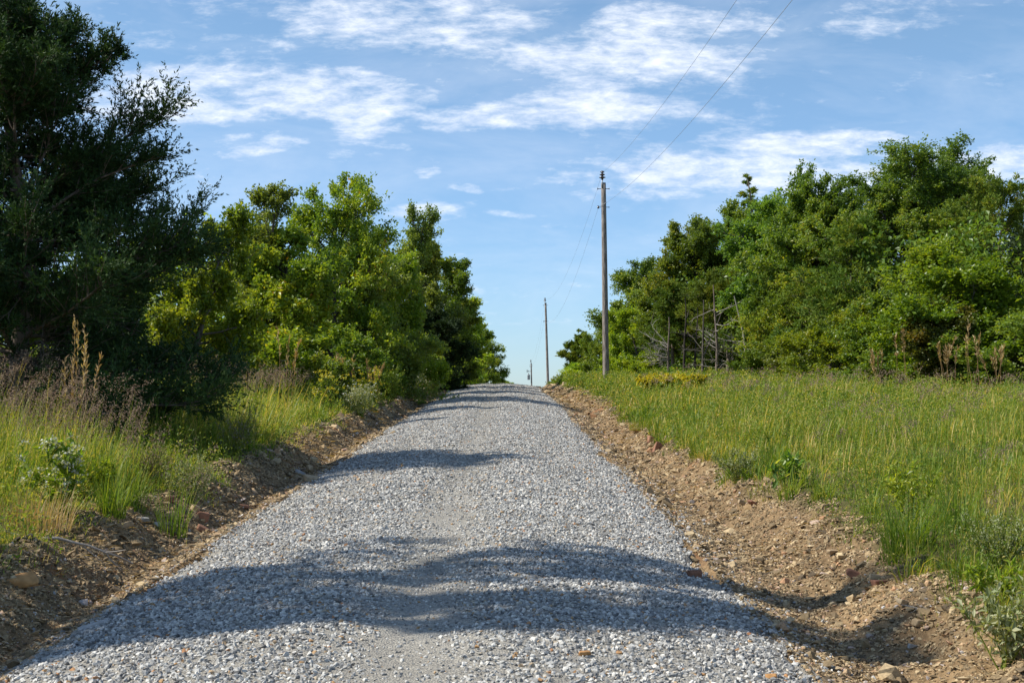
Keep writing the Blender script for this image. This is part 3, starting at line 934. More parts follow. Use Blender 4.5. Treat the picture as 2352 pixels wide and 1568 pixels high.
LW, RW = 'trees along the left side of the road', 'trees at the edge of the right hand field'
TREES = [
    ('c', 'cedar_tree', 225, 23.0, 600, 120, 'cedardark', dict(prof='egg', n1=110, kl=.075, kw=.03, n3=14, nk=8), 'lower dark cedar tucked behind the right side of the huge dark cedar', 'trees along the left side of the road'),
    # kind, name, px, depth, top, halfwidth px, material, options, label, group
    ('d', 'oak_tree', 440, 33, 465, 95, 'lime', dict(cb=.1, shape='round', n1=28), 'bright green leafy tree directly behind the big dark cedar', LW),
    ('d', 'young_elm', 568, 39, 425, 62, 'olive', dict(cb=.12, shape='vase', nl=11, sparse=.8, leaf=.085, up=.9), 'feathery olive tree with thin upright twigs left of the golden tree', LW),
    ('d', 'sumac_tree', 640, 38, 500, 75, 'gold', dict(cb=.08, shape='round', nl=18), 'yellow and orange tinged tree between feathery olive tree and tall golden tree', LW),
    ('d', 'maple_tree', 762, 44, 392, 100, 'gold', dict(cb=.1, shape='round', n1=34, lean=.02, nl=21), 'tall golden green tree with pointed top, tallest behind the left bank', LW),
    ('d', 'oak_tree', 862, 55, 482, 70, 'oak', dict(cb=.15, shape='round'), 'dark green round topped tree just right of the tall golden tree', LW),
    ('d', 'young_elm', 922, 60, 472, 52, 'olive', dict(cb=.1, shape='round', nl=15, leaf=.085, sparse=.85, up=.6), 'feathery gray green tree whose thin twigs stand above its neighbours', LW),
    ('d', 'oak_tree', 925, 54, 570, 72, 'lime', dict(cb=.1, shape='round'), 'light green tree with a pale bare branch in front of feathery gray green tree', LW),
    ('d', 'oak_tree', 985, 68, 556, 48, 'olive', dict(cb=.12), 'olive green tree sloping down towards the road behind the black cedar', LW),
    ('d', 'oak_tree', 1040, 80, 590, 42, 'oak', dict(cb=.1, shape='round'), 'dark leafy tree overhanging the road side near the crest', LW),
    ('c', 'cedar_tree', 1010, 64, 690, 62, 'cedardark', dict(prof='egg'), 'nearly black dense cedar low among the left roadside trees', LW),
    ('d', 'young_birch', 890, 47, 695, 88, 'olive', dict(cb=.1, shape='round', nl=12, sparse=.8, leaf=.08, stems=3, trunk_r=.045), 'small gray green tree with thin pale stems beside the roadside weeds', LW),
    ('d', 'oak_tree', 1078, 96, 680, 36, 'lime', dict(cb=.05), 'light green narrow tree at the road crest beyond the black cedar', LW),
    ('d', 'oak_tree', 1116, 116, 735, 32, 'oak', dict(cb=.05, nl=14), 'last tree on the left, with twigs reaching out over the crest', LW),
    ('d', 'roadside_tree', 560, 46, 520, 90, 'gold', dict(cb=.1), 'green and yellow tree half hidden behind the feathery olive tree', LW),
    ('d', 'roadside_tree', 700, 52, 520, 90, 'oak', dict(cb=.1), 'darker green tree filling the gap behind the tall golden tree', LW),
    ('d', 'roadside_tree', 800, 47, 590, 95, 'olive', dict(cb=.05), 'broad olive tree under the right flank of the tall golden tree', LW),
    ('d', 'roadside_tree', 330, 40, 560, 110, 'olive', dict(cb=.05), 'sunlit olive tree showing through gaps in the big dark cedar', LW),
    ('d', 'roadside_tree', 130, 36, 600, 150, 'oak', dict(cb=.05), 'shaded green tree behind the trunk of the big dark cedar', LW),
    # right hand wood, far to near
    ('c', 'cedar_tree', 1342, 128, 752, 38, 'cedar', dict(prof='col', n1=60), 'farthest cedar on the right, first to rise from the grassy crest', RW),
    ('d', 'oak_tree', 1392, 118, 745, 40, 'oak', dict(cb=.05), 'low green tree directly behind the nearest utility pole', RW),
    ('c', 'cedar_tree', 1432, 104, 700, 36, 'cedar', dict(prof='col', n1=60), 'slim cedar just right of the nearest utility pole', RW),
    ('d', 'oak_tree', 1480, 90, 598, 62, 'oakblue', dict(cb=.08, shape='round'), 'rounded blue green oak where the right hand wood drops to the road', RW),
    ('c', 'cedar_tree', 1553, 84, 545, 45, 'cedar', dict(prof='cone'), 'dark pointed cedar tip between rounded blue green oak and mid oak', RW),
    ('d', 'oak_tree', 1628, 76, 488, 78, 'oak', dict(cb=.42, shape='round', n1=30), 'mid green oak above the row of bare thin trunks', RW),
    ('d', 'oak_tree', 1700, 78, 455, 75, 'oak', dict(cb=.15, shape='round', n1=32), 'mid green oak behind the sparse brownish cedar spire', RW),
    ('c', 'cedar_tree', 1745, 73, 398, 62, 'cedar', dict(prof='cone', sparse=.75, n1=70), 'sparse brownish cedar with a thin spire rising beside the tall oaks', RW),
    ('d', 'oak_tree', 1815, 66, 432, 95, 'oakblue', dict(cb=.25, shape='round', n1=34), 'blue green oak to the left of the tallest oak', RW),
    ('d', 'oak_tree', 1920, 62, 380, 105, 'oak', dict(cb=.2, shape='round', n1=38), 'broad oak with a stepped crown leaning against the tallest oak', RW),
    ('d', 'oak_tree', 2055, 58, 326, 128, 'oakblue', dict(cb=.2, shape='round', n1=50, nl=28), 'tallest rounded oak crowning the right hand wood', RW),
    ('d', 'oak_tree', 2150, 60, 372, 80, 'oak', dict(cb=.3, shape='round', nl=16), 'oak with thinner darker leaves at the right shoulder of the tallest oak', RW),
    ('c', 'cedar_tree', 2275, 52, 388, 105, 'cedar', dict(prof='egg', n1=110), 'large olive cedar right of the tallest oak', RW),
    ('c', 'cedar_tree', 2395, 49, 430, 95, 'cedardark', dict(prof='egg', n1=90), 'dark cedar cut by the right border of the photo', RW),
    ('c', 'cedar_tree', 1545, 73, 640, 46, 'cedar', dict(prof='egg', cb=.36, dead=14), 'yellow green cedar in front of the dark pointed cedar tip', RW),
    ('c', 'cedar_tree', 1672, 70, 600, 52, 'cedar', dict(prof='egg', cb=.5, dead=20), 'high crowned cedar hanging over the bare thin trunks', RW),
    ('c', 'cedar_tree', 1775, 63, 600, 72, 'cedar', dict(prof='egg'), 'dense dark green cedar right of the pale bare trunk', RW),
    ('c', 'cedar_tree', 1958, 55, 478, 82, 'cedar', dict(prof='egg', n1=100), 'yellow green cedar in front of the tallest oak', RW),
    ('d', 'oak_tree', 1850, 60, 620, 85, 'oak', dict(cb=.08), 'leafy young oak under the blue green oak', RW),
    ('d', 'oak_tree', 1920, 52, 690, 82, 'lime', dict(cb=.03, stems=2), 'low sunlit green tree at the field edge below the yellow green cedar', RW),
    ('d', 'persimmon_tree', 2205, 46, 552, 132, 'lime', dict(cb=.06, n1=36, leaf=.12), 'fresh green tree with glossy hanging leaves near the right border', RW),
    ('d', 'vine_covered_tree', 2150, 44.5, 680, 52, 'amber', dict(cb=.03, shape='col'), 'amber turning shrub tree wrapped by vines at the field edge', RW),
    ('d', 'oak_tree', 2050, 50, 660, 80, 'oak', dict(cb=.03), 'dark shrubby oak between the yellow green cedar and amber turning tree', RW),
    ('d', 'oak_tree', 2320, 43, 690, 95, 'oakblue', dict(cb=.05), 'dark low tree with shaded foot beside the right border', RW),
    ('d', 'oak_tree', 2010, 54, 590, 70, 'olive', dict(cb=.05, nl=14), 'vine tangled olive tree right of the yellow green cedar', RW),
    ('d', 'oak_tree', 1480, 80, 690, 55, 'lime', dict(cb=.04), 'bright green young tree at the foot of the rounded blue green oak', RW),
]
LEAFPX = 1.0


def build_trees():
    for n, (kind, name, px, D, top, hwpx, mat, opt, label, group) in enumerate(TREES):
        r = np.random.RandomState(500 + n)
        p = at(px, 800, D); X = p[0]
        gz = float(H(X, D))
        h = at(px, top, D)[2] - gz
        Rr = hwpx * D / PF * (1.25 if px > 1400 else 1.2 if kind == 'd' else 1.0)
        o = dict(opt)
        if kind == 'd':
            o.setdefault('leaf', .088 if D < 62 else .112)
            o.setdefault('trunk_r', .05 + .012 * h)
            o.setdefault('n1', 30)
            A = max(.8, Rr * h / 13.0) ** .5
            o['nl'] = int(round(o.get('nl', 20) * min(1.6, A)))
            o.setdefault('n2', int(round(8 * min(1.5, A))))
            wood, lv = gen_deciduous(r, h, Rr, **o)
            plant_tree(name, 'tree', label, X, D, wood, lv, G[mat], BARKD if mat in ('oak', 'gold') else BARK, group, rotz=0)
        else:
            far = D > 90
            o.setdefault('n1', 80)
            wood, lv, dv = gen_cedar(r, h, Rr, **{**dict(kl=.15 if not far else .24, kw=.042 if not far else .07, n2=9, n3=10, nk=6, trunk_r=.04 + .011 * h), **o})
            plant_tree(name, 'tree', label, X, D, wood, lv, G[mat], BARKC, group, dv)


build_trees()


def hero_cedar():
    r = np.random.RandomState(901)
    X, Y = at(45, 800, 20)[0], 20.0
    wood, lv, dv = gen_cedar(r, 7.0, 2.05, cb=.015, cap=1.22, n1=140, n2=17, n3=15, nk=15, kl=.056, kw=.018, prof='hero', dead=60, trunk_r=.15, ragged=.58)
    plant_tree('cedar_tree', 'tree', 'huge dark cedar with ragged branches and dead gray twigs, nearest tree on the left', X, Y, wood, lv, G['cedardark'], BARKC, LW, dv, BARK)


hero_cedar()


# trees outside the frame on the left whose shade lies across the road
def shade_trees():
    r = np.random.RandomState(911)
    wood, lv, dv = gen_cedar(r, 11.5, 1.5, cb=.25, n1=60, n2=9, n3=9, nk=6, kl=.13, kw=.042, prof='egg', trunk_r=.14, ragged=.7, sparse=.95)
    plant_tree('cedar_tree', 'tree', 'tall cedar left of the camera that shades the near gravel', -7.6, 9.0, wood, lv, G['cedardark'], BARKC, LW)
    wood, lv = gen_deciduous(r, 12.3, 1.1, cb=.45, n1=24, nl=12, sparse=.85, leaf=.13, shape='round', trunk_r=.15)
    plant_tree('oak_tree', 'tree', 'tall oak beside the cedar left of the camera', -8.8, 8.1, wood, lv, G['oak'], BARK, LW)


shade_trees()


# bare thin trunks at the foot of the right hand wood
def bare_trunks():
    spec = [  # px, base depth, height, radius, mat, lean, fork, n dead, label
        (1535, 64.5, 3.0, .065, BARKC, .02, 0, 16, 'bare trunk with a fan of gray dead branches, leftmost in the wood'),
        (1572, 65.0, 3.9, .06, BARKD, -.02, 0, 8, 'thin dark trunk right of the trunk with fanned dead branches'),
        (1594, 66.0, 3.4, .05, BARKD, .01, 0, 10, 'thinnest dark trunk just left of the forked trunk'),
        (1613, 63.5, 3.7, .06, BARK, .02, 1, 6, 'forked gray trunk standing left of the ladder like dead cedar'),
        (1646, 63.0, 4.4, .07, BARKC, -.015, 0, 18, 'pale straight trunk with many short dead side branches like a ladder'),
        (1714, 62.5, 3.9, .06, BARKL, .0, 0, 10, 'slender whitish trunk standing alone by the dense dark cedar'),
    ]
    for i, (px, D, h, rad, mat, lean, fork, nd, label) in enumerate(spec):
        r = np.random.RandomState(950 + i)
        X = at(px, 800, D)[0]
        e = empty('bare_tree', (X, D, float(H(X, D)) - .05), label, 'tree', 'bare trunks at the right hand wood edge')
        T = grow(np.zeros((1, 3)), np.array([[lean, 0, 1.0]]), np.array([h]), 10, r, .2, .05)
        parts = [tubes(T, (rad * np.linspace(1.15, .35, 10))[None], 7)]
        if fork:
            p, tg = sample(T, np.array([0]), np.array([.3]))
            Fk = grow(p, np.array([[.45, .1, 1.0]]), np.array([h * .6]), 7, r, .5, .07)
            parts.append(tubes(Fk, (rad * .75 * np.linspace(1, .35, 7))[None], 6))
        V, F, t = cat_meshes(parts)
        link('trunk', np_mesh('bare_trunk', V, F, mat, smooth=True), e)
        th = r.uniform(.1, .75, nd)
        if i == 0: th = r.uniform(.3, .6, nd)
        p, tg = sample(T, np.zeros(nd, int), th)
        az = np.where(r.uniform(size=nd) < .5, 0, np.pi) + r.normal(size=nd) * .7
        if i == 0: az = np.pi + r.normal(size=nd) * .6
        el = r.normal(size=nd) * R(18) + R(8)
        d = np.stack([np.cos(az) * np.cos(el), np.sin(az) * np.cos(el), np.sin(el)], -1)
        L = r.uniform(.35, 1.5, nd) * (1.2 if i == 0 else 1)
        D1 = grow(p, d, L, 6, r, .35, .12)
        i2 = np.repeat(np.arange(nd), 3)
        p, tg = sample(D1, i2, r.uniform(.3, .95, len(i2)))
        D2 = grow(p, unit(tg + unit(r.normal(size=p.shape)) * .7), L[i2] * r.uniform(.2, .5, len(i2)), 4, r, .2, .2)
        for q_ in range(nd):
            V, F, t = cat_meshes([tubes(D1[q_:q_ + 1], np.full((1, 1), .02) * np.linspace(1, .35, 6)[None], 4), tubes(D2[3 * q_:3 * q_ + 3], np.full((3, 1), .011) * np.linspace(1, .4, 4)[None], 3)])
            link('dead_limb', np_mesh('dead_limb', V, F, BARKL if i in (0, 4, 5) else BARK, smooth=True), e)


bare_trunks()


# shrubs and brush in front of the trees
def shrubs():
    S = [
        # px, depth, top px, halfw px, mat, leaf, label
        (560, 34, 735, 95, 'lime', .085, 'light green glossy shrub behind the long grass, nearest the big cedar'),
        (690, 37, 730, 90, 'gold', .085, 'yellow green shrub at the foot of the tall golden tree'),
        (800, 41, 740, 80, 'oak', .09, 'dark leafy shrub between yellow green shrub and gray green tree'),
        (740, 35, 800, 60, 'oak', .07, 'dark green low shrub above the reddish briar'),
        (880, 44, 800, 50, 'oak', .08, 'dark shrub at the road bank where the left trees meet the grass'),
        (960, 62, 800, 60, 'oak', .10, 'shaded shrub under the nearly black cedar'),
        (1060, 84, 810, 50, 'lime', .12, 'green roadside shrub below the dark overhanging tree'),
        (1110, 100, 810, 30, 'oak', .13, 'small dark shrub at the very end of the left trees'),
        (1152, 140, 866, 22, 'oak', .16, 'little round bush peeping over the road crest'),
        (250, 27, 760, 170, 'olive', .08, 'olive undergrowth bush seen beneath the big dark cedar'),
        (60, 25, 770, 130, 'oak', .08, 'dark undergrowth bush at the left border behind the seed grass'),
        (1480, 76, 800, 50, 'lime', .11, 'low bright shrub by the field edge right of the nearest utility pole'),
        (1548, 66, 835, 22, 'lime', .09, 'small yellow green bush under the fanned dead branches'),
        (1420, 92, 800, 40, 'lime', .13, 'bright bush behind the base of the nearest utility pole'),
        (1340, 122, 830, 40, 'lime', .15, 'bright low bush below the farthest right hand cedar'),
        (1760, 60, 800, 50, 'cedar', .09, 'dark green bush at the foot of the slender whitish trunk'),
        (1830, 57, 790, 60, 'olive', .09, 'gray twiggy bush at the field edge beside the low sunlit tree'),
        (2010, 48, 790, 80, 'oak', .09, 'leafy shrub with hanging sprays over dark shade at the field edge'),
        (2250, 44, 790, 60, 'oakblue', .09, 'shaded shrub below the fresh green glossy tree'),
        (1690, 70, 845, 34, 'rust', .1, 'rusty brush pile at the foot of the ladder like trunk'),
    ]
    for i, (px, D, top, hwpx, mat, leaf, label) in enumerate(S):
        r = np.random.RandomState(700 + i)
        X = at(px, 800, D)[0]
        h = max(.5, at(px, top, D)[2] - float(H(X, D)))
        wood, lv = gen_deciduous(r, h, hwpx * D / PF, cb=.05, n1=20, n2=5, n3=5, nl=16, leaf=leaf, stems=4, trunk_r=.03, shape='round')
        plant_tree('shrub', 'shrub', label, X, D, wood, lv, G[mat], BARKD, 'shrubs at the foot of the trees')


shrubs()


# the closed mass of the woods further in
def woods():
    r = np.random.RandomState(61)
    cs = []
    def add(n, fx, fy, zmin, hfun):
        for _ in range(n):
            Y = fy(r); X = fx(r, Y)
            h = hfun(X, Y)
            cs.append((X, Y, float(H(X, Y)) + r.uniform(zmin, h), r.uniform(.7, 1.25)))
    add(480, lambda r, Y: tree_line_x(Y) + r.uniform(2.0, 8), lambda r: r.uniform(42, 125), .2, lambda X, Y: 5.2 if Y < 80 else 3.6)
    add(320, lambda r, Y: -r.uniform(8.8, 15) + .05 * (Y - 30), lambda r: r.uniform(30, 110), .2, lambda X, Y: 4.2)
    C = np.array(cs)
    per = 130
    i = np.repeat(np.arange(len(C)), per)
    off = unit(r.normal(size=(len(i), 3))) * (r.uniform(.3, 1, len(i)) ** .5 * C[i, 3])[:, None]
    P = C[i, :3] + off
    L = np.full(len(i), .2) * r.uniform(.7, 1.3, len(i))
    V, F, T = leaf_quads(P, r.normal(size=P.shape), r.normal(size=P.shape) + np.array([0, 0, 1]), L, L * .65, np.clip(np.repeat(r.uniform(.1, .6, len(C)), per) + r.normal(size=len(i)) * .1, 0, 1))
    o = link('woods', np_mesh('woods', V, F, G['oak'], T)); tag(o, kind='stuff')


woods()


# ------------------------------------------------------------------ utility poles and wires
def lathe(prof, sides=16):
    ang = np.arange(sides) / sides * 2 * np.pi
    V = np.array([[r_ * math.cos(a), r_ * math.sin(a), z] for r_, z in prof for a in ang])
    k = len(prof)
    idx = np.arange(k * sides).reshape(k, sides)
    a = idx[:-1]; b = np.roll(a, -1, 1); c = idx[1:]; d = np.roll(c, -1, 1)
    return V, np.stack([a, b, d, c], -1).reshape(-1, 4), np.zeros((k - 1) * sides)


def shift(m, o):
    return (m[0] + np.array(o), m[1], m[2])


def rotx(m):      # z axis to -x
    V = m[0]
    return (np.stack([-V[:, 2], V[:, 1], V[:, 0]], -1), m[1], m[2])


POLES = []


def pole(px_top, py_top, D, rad, lean, label, neutral, transformer=False):
    top = at(px_top, py_top, D)
    bx = top[0] + lean
    gz = float(H(bx, D))
    h = top[2] - gz - .55
    e = empty('utility_pole', (bx, D, gz), label, 'utility pole', 'utility poles along the right side of the road')
    k = 14
    zz = np.linspace(-.3, h, k)
    fx = -lean * np.clip(zz, 0, None) / h
    P = np.stack([fx, 0 * zz, zz], -1)[None]
    P = np.concatenate([P, P[:, -1:] + np.array([0, 0, .015])], 1)
    rd = np.append(rad * (1 - .3 * np.linspace(0, 1, k)), .0)[None]
    V, F, t = tubes(P, rd, 20)
    link('shaft', np_mesh('pole_shaft', V, F, POLEW, smooth=True), e)
    rt = rad * .7
    # pole top pin with its stacked porcelain discs
    link('pin', np_mesh('pin', *lathe([(0, -.25), (.03, -.25), (.03, .2), (0, .2)], 10)[:2], METAL, smooth=True), e, (-lean - rt * .55, -rt * .9, h))
    prof = [(0, .0), (.04, .0), (.06, .06), (.15, .09), (.155, .115), (.05, .15), (.05, .19), (.125, .22), (.13, .245), (.045, .28), (.045, .32), (.10, .345), (.10, .37), (.05, .41), (0, .41)]
    ins = link('insulator', np_mesh('insulator', *lathe(prof, 18)[:2], PORC, smooth=True), e, (-lean - rt * .55, -rt * .9, h + .13))
    # through bolt near the top
    bolt = rotx(lathe([(0, -.28), (.035, -.28), (.035, -.25), (.016, -.25), (.016, .25), (.04, .25), (.04, .29), (0, .29)], 8))
    link('bolt', np_mesh('through_bolt', bolt[0], bolt[1], DARKM), e, (-lean, 0, h - .28))
    # neutral: spool insulator in a clevis on the left side and its bolt on the right
    zn = neutral
    xs_ = -lean * zn / h
    br = cat_meshes([rotx(lathe([(0, -.26), (.03, -.26), (.03, -.23), (.014, -.23), (.014, .3), (0, .3)], 8)),
                     shift(lathe([(0, -.06), (.05, -.06), (.05, -.045), (0, -.045)], 8), (-rad - .1, 0, 0)), shift(lathe([(0, .045), (.05, .045), (.05, .06), (0, .06)], 8), (-rad - .1, 0, 0))])
    b = link('neutral_bracket', np_mesh('neutral_bracket', br[0], br[1], DARKM), e, (xs_, 0, zn))
    link('spool', np_mesh('spool', *lathe([(0, -.04), (.05, -.04), (.03, 0), (.05, .04), (0, .04)], 12)[:2], PORC, smooth=True), b, (-rad - .1, 0, 0))
    # ground wire tie, a pale strap round the pole
    tie = tubes(np.array([[[-rad * 1.02, -rad * .3, .05], [-rad * .5, -rad * .95, .08], [rad * .5, -rad * .95, .16], [rad * .95, -rad * .4, .2]]]), np.full((1, 4), .012), 5)
    link('strap', np_mesh('strap', tie[0], tie[1], METAL), e, (xs_, 0, zn + .02))
    if transformer:
        tz = h * .66
        can = lathe([(0, 0), (.2, 0), (.23, .04), (.23, .75), (.245, .77), (.245, .83), (.12, .9), (0, .91)], 20)
        t_ = link('transformer', np_mesh('transformer', can[0], can[1], TRANS, smooth=True), e, (-lean * tz / h - rad - .33, 0, tz))
        bush = lathe([(0, 0), (.05, 0), (.08, .05), (.04, .1), (.08, .15), (.04, .2), (.06, .25), (0, .3)], 10)
        link('bushing', np_mesh('bushing', bush[0], bush[1], PORC, smooth=True), t_, (0, -.05, .9))
        arm = cat_meshes([rotx(lathe([(0, -.1), (.03, -.1), (.03, .75), (0, .75)], 8)), shift(lathe([(0, -.2), (.05, -.2), (.07, 0), (.05, .3), (0, .3)], 10), (-.72, 0, 0)), shift(lathe([(0, -.1), (.04, -.1), (.05, .15), (0, .2)], 10), (-.45, 0, 0))])
        link('cutout_arm', np_mesh('cutout_arm', arm[0], arm[1], DARKM), e, (-lean * (h * .83) / h, 0, h * .83))
        m_ = rotx(lathe([(0, -.3), (.03, -.3), (.03, 0), (0, 0)], 8))
        link('bolt', np_mesh('through_bolt', m_[0], m_[1], DARKM), e, (-lean * .6, 0, h * .5))
    POLES.append((np.array([bx - lean - rt * .55, D - rt * .9, gz + h + .45]), np.array([bx + xs_ - rad - .1, D, gz + zn])))


pole(1386, 393, 65.8, .155, .10, 'nearest weathered wooden utility pole standing in the field grass', 8.15)
pole(1253, 684, 159, .155, .30, 'second leaning wooden utility pole standing on the grassy crest', 8.2)
pole(1220, 826, 245, .155, .15, 'farthest utility pole with a gray transformer, rising behind the road crest', 7.9, True)


def wire(a, b, sag, label, rad=.0042):
    t = np.linspace(0, 1, 60)
    P = a[None] * (1 - t)[:, None] + b[None] * t[:, None]
    P[:, 2] -= 4 * sag * t * (1 - t)
    o0 = P[0].copy()
    V, F, tt_ = tubes((P - o0)[None], np.full((1, 60), rad), 6)
    o = link('power_line', np_mesh('power_line', V, F, WIRE, smooth=True), None, o0)
    tag(o, label, 'wire', 'wires strung between the utility poles')


near_top = np.array([4.55, -27.0, 9.6]); near_neu = np.array([4.35, -27.0, 8.1])
wire(POLES[0][0], near_top, 1.75, 'upper wire rising from top of nearest utility pole to the upper border')
wire(POLES[0][1], near_neu, 1.75, 'lower wire rising from side of nearest utility pole to the upper border')
wire(POLES[1][0], POLES[0][0], 1.7, 'upper wire sagging from nearest pole to the second leaning pole')
wire(POLES[1][1], POLES[0][1], 1.9, 'lower wire sagging from nearest pole to the second leaning pole')
wire(POLES[2][0], POLES[1][0], 1.6, 'upper wire sagging from second leaning pole to the transformer pole')
wire(POLES[2][1], POLES[1][1], 1.6, 'lower wire sagging from second leaning pole to the transformer pole')


# ------------------------------------------------------------------ single rocks
REDROCK = stone_mat('red_sandstone', [(0, (.16, .075, .05)), (.5, (.25, .12, .075)), (1, (.34, .18, .11))], nscale=22)
TANROCK = stone_mat('tan_sandstone', [(0, (.26, .19, .11)), (.5, (.38, .28, .17)), (1, (.48, .36, .22))], nscale=22)
ORANGEROCK = stone_mat('orange_chert', [(0, (.38, .2, .08)), (1, (.5, .27, .1))], nscale=22)
GRAYROCK = stone_mat('gray_stone', [(0, (.3, .29, .27)), (1, (.42, .4, .37))], nscale=22)


def rock_mesh(seed, dims, mat):
    r = np.random.RandomState(seed)
    bm = bmesh.new()
    pts = (r.uniform(-1, 1, (26, 3)))
    pts = np.sign(pts) * np.abs(pts) ** .45 * np.array(dims) / 2
    for p in pts: bm.verts.new(p)
    res = bmesh.ops.convex_hull(bm, input=bm.verts)
    bmesh.ops.delete(bm, geom=[g for g in set(res['geom_interior']) | set(res['geom_unused']) if isinstance(g, bmesh.types.BMVert)], context='VERTS')
    bmesh.ops.bevel(bm, geom=list(bm.edges), offset=min(dims) * .07, segments=1, affect='EDGES')
    bmesh.ops.triangulate(bm, faces=bm.faces)
    me = bpy.data.meshes.new('rock'); bm.to_mesh(me); bm.free()
    a = me.attributes.new('tint', 'FLOAT', 'FACE')
    a.data.foreach_set('value', np.full(len(me.polygons), r.uniform(.2, .9), np.float32))
    me.materials.append(mat)
    return me


ROCKS = [
    # px, py, dims, mat, rotation, label
    (1600, 1010, (.16, .07, .24), REDROCK, (.1, .35, .5), 'flat reddish slab standing on edge in the right bank'),
    (1514, 1003, (.17, .12, .15), REDROCK, (0, .2, .3), 'dark brown block below the turf, left of the upright reddish slab'),
    (1765, 1127, (.22, .1, .05), TANROCK, (.15, .45, .4), 'pale pinkish slab tilted at the turf edge beside the leafy plant'),
    (1785, 1130, (.14, .1, .05), REDROCK, (.15, .5, .5), 'smaller tilted slab touching the pale pinkish slab'),
    (1593, 1323, (.125, .08, .07), REDROCK, (0, 0, .2), 'dark red brown rock lying alone on the gravel in shade'),
    (1342, 1506, (.07, .045, .035), ORANGEROCK, (0, 0, .3), 'orange stone low on the gravel near the lower border'),
    (1768, 1556, (.075, .045, .03), ORANGEROCK, (0, 0, -.2), 'orange chip on the gravel beside the right ditch'),
    (462, 1192, (.16, .1, .12), REDROCK, (.2, .3, .4), 'red brown rock stuck in the left bank face'),
    (447, 1174, (.1, .08, .09), TANROCK, (.3, .3, 1), 'tan rock just above the red brown rock on the left bank'),
    (470, 1222, (.17, .08, .07), REDROCK, (.1, .5, .3), 'reddish slab leaning at the foot of the left bank'),
    (385, 1190, (.2, .12, .07), TANROCK, (.1, -.3, .2), 'broad tan slab on top of the left bank'),
    (390, 1155, (.11, .08, .08), REDROCK, (0, .2, .3), 'brown rock at the turf line on the left bank'),
    (268, 1196, (.14, .08, .07), TANROCK, (0, -.4, .3), 'pinkish pointed rock on the crest of the left mound'),
    (318, 1190, (.13, .09, .05), GRAYROCK, (0, .1, .2), 'flat gray stone on the crest of the left mound'),
    (560, 1165, (.16, .08, .04), REDROCK, (0, .1, .1), 'flat red slab lying in the left ditch'),
    (10, 1308, (.24, .12, .1), ORANGEROCK, (.1, -.2, .2), 'orange brown rock in shade at the left border'),
    (215, 1440, (.2, .06, .04), GRAYROCK, (0, -.2, .5), 'long pale stone in the shaded left ditch'),
    (2108, 1435, (.08, .05, .05), TANROCK, (.2, .1, .5), 'gray brown stone in the bottom of the right ditch'),
    (2080, 1390, (.13, .06, .04), TANROCK, (.2, .3, .5), 'tan slab leaning on the side of the right ditch'),
    (1912, 1275, (.1, .07, .05), TANROCK, (0, 0, .4), 'pale tan stone on the dirt slope of the right bank'),
    (2240, 1275, (.1, .06, .07), TANROCK, (0, .2, .2), 'tan block at the root of the big green grass clump'),
    (2160, 1297, (.13, .08, .06), REDROCK, (0, 0, .6), 'reddish stone under the big green grass clump'),
    (1960, 1325, (.14, .07, .07), REDROCK, (0, .3, -.3), 'red clay lump on the right bank below the turf'),
    (715, 1105, (.2, .12, .1), TANROCK, (.3, .2, .4), 'large pale boulder in the shaded left bank beside the road'),
    (690, 1092, (.24, .12, .1), GRAYROCK, (.3, .4, .7), 'gray slab wedged above the pale boulder in the left bank'),
    (2060, 1560, (.05, .035, .03), GRAYROCK, (0, 0, .2), 'small gray stone in the right ditch by the lower border'),
    (2095, 1495, (.055, .03, .035), GRAYROCK, (0, .3, .2), 'small gray stone in the shaded bottom of the right ditch'),
]
for i, (px, py, dims, mat, rot, label) in enumerate(ROCKS):
    p = hit(px, py)
    yb = np.array(p[1])
    if p[0] > 0 and p[0] > bank_r(yb) - .1:      # turf would bury it: it lies on the bare edge
        p[0] = float(bank_r(yb)) - .14; p[2] = float(H(p[0], p[1]))
    elif p[0] < 0 and p[0] < bank_l(yb) + .06:
        p[0] = float(bank_l(yb)) + .1; p[2] = float(H(p[0], p[1]))
    o = link('rock', rock_mesh(i + 1, dims, mat), None, (p[0], p[1], p[2] + dims[2] * .22))
    o.rotation_euler = rot
    tag(o, label, 'rock', 'loose rocks along the ditches')


# ------------------------------------------------------------------ single plants
def split_tris(q):
    V, Fq, T = q
    return V, np.concatenate([Fq[:, [0, 1, 2]], Fq[:, [0, 2, 3]]]), np.concatenate([T, T])


def clump(seed, n, h, spread, w, tint0=.3, lean=.45):
    r = np.random.RandomState(seed)
    a = r.uniform(0, 2 * np.pi, n); rad = spread * np.sqrt(r.uniform(0, 1, n))
    P = np.stack([rad * np.cos(a), rad * np.sin(a), -.03 + 0 * a], -1)
    return blades(P, h * r.uniform(.5, 1.1, n), w * r.uniform(.7, 1.3, n), a + r.normal(size=n) * .6, np.minimum(np.abs(r.normal(size=n)) * lean + .08, .95), np.clip(tint0 + r.normal(size=n) * .2, 0, 1))


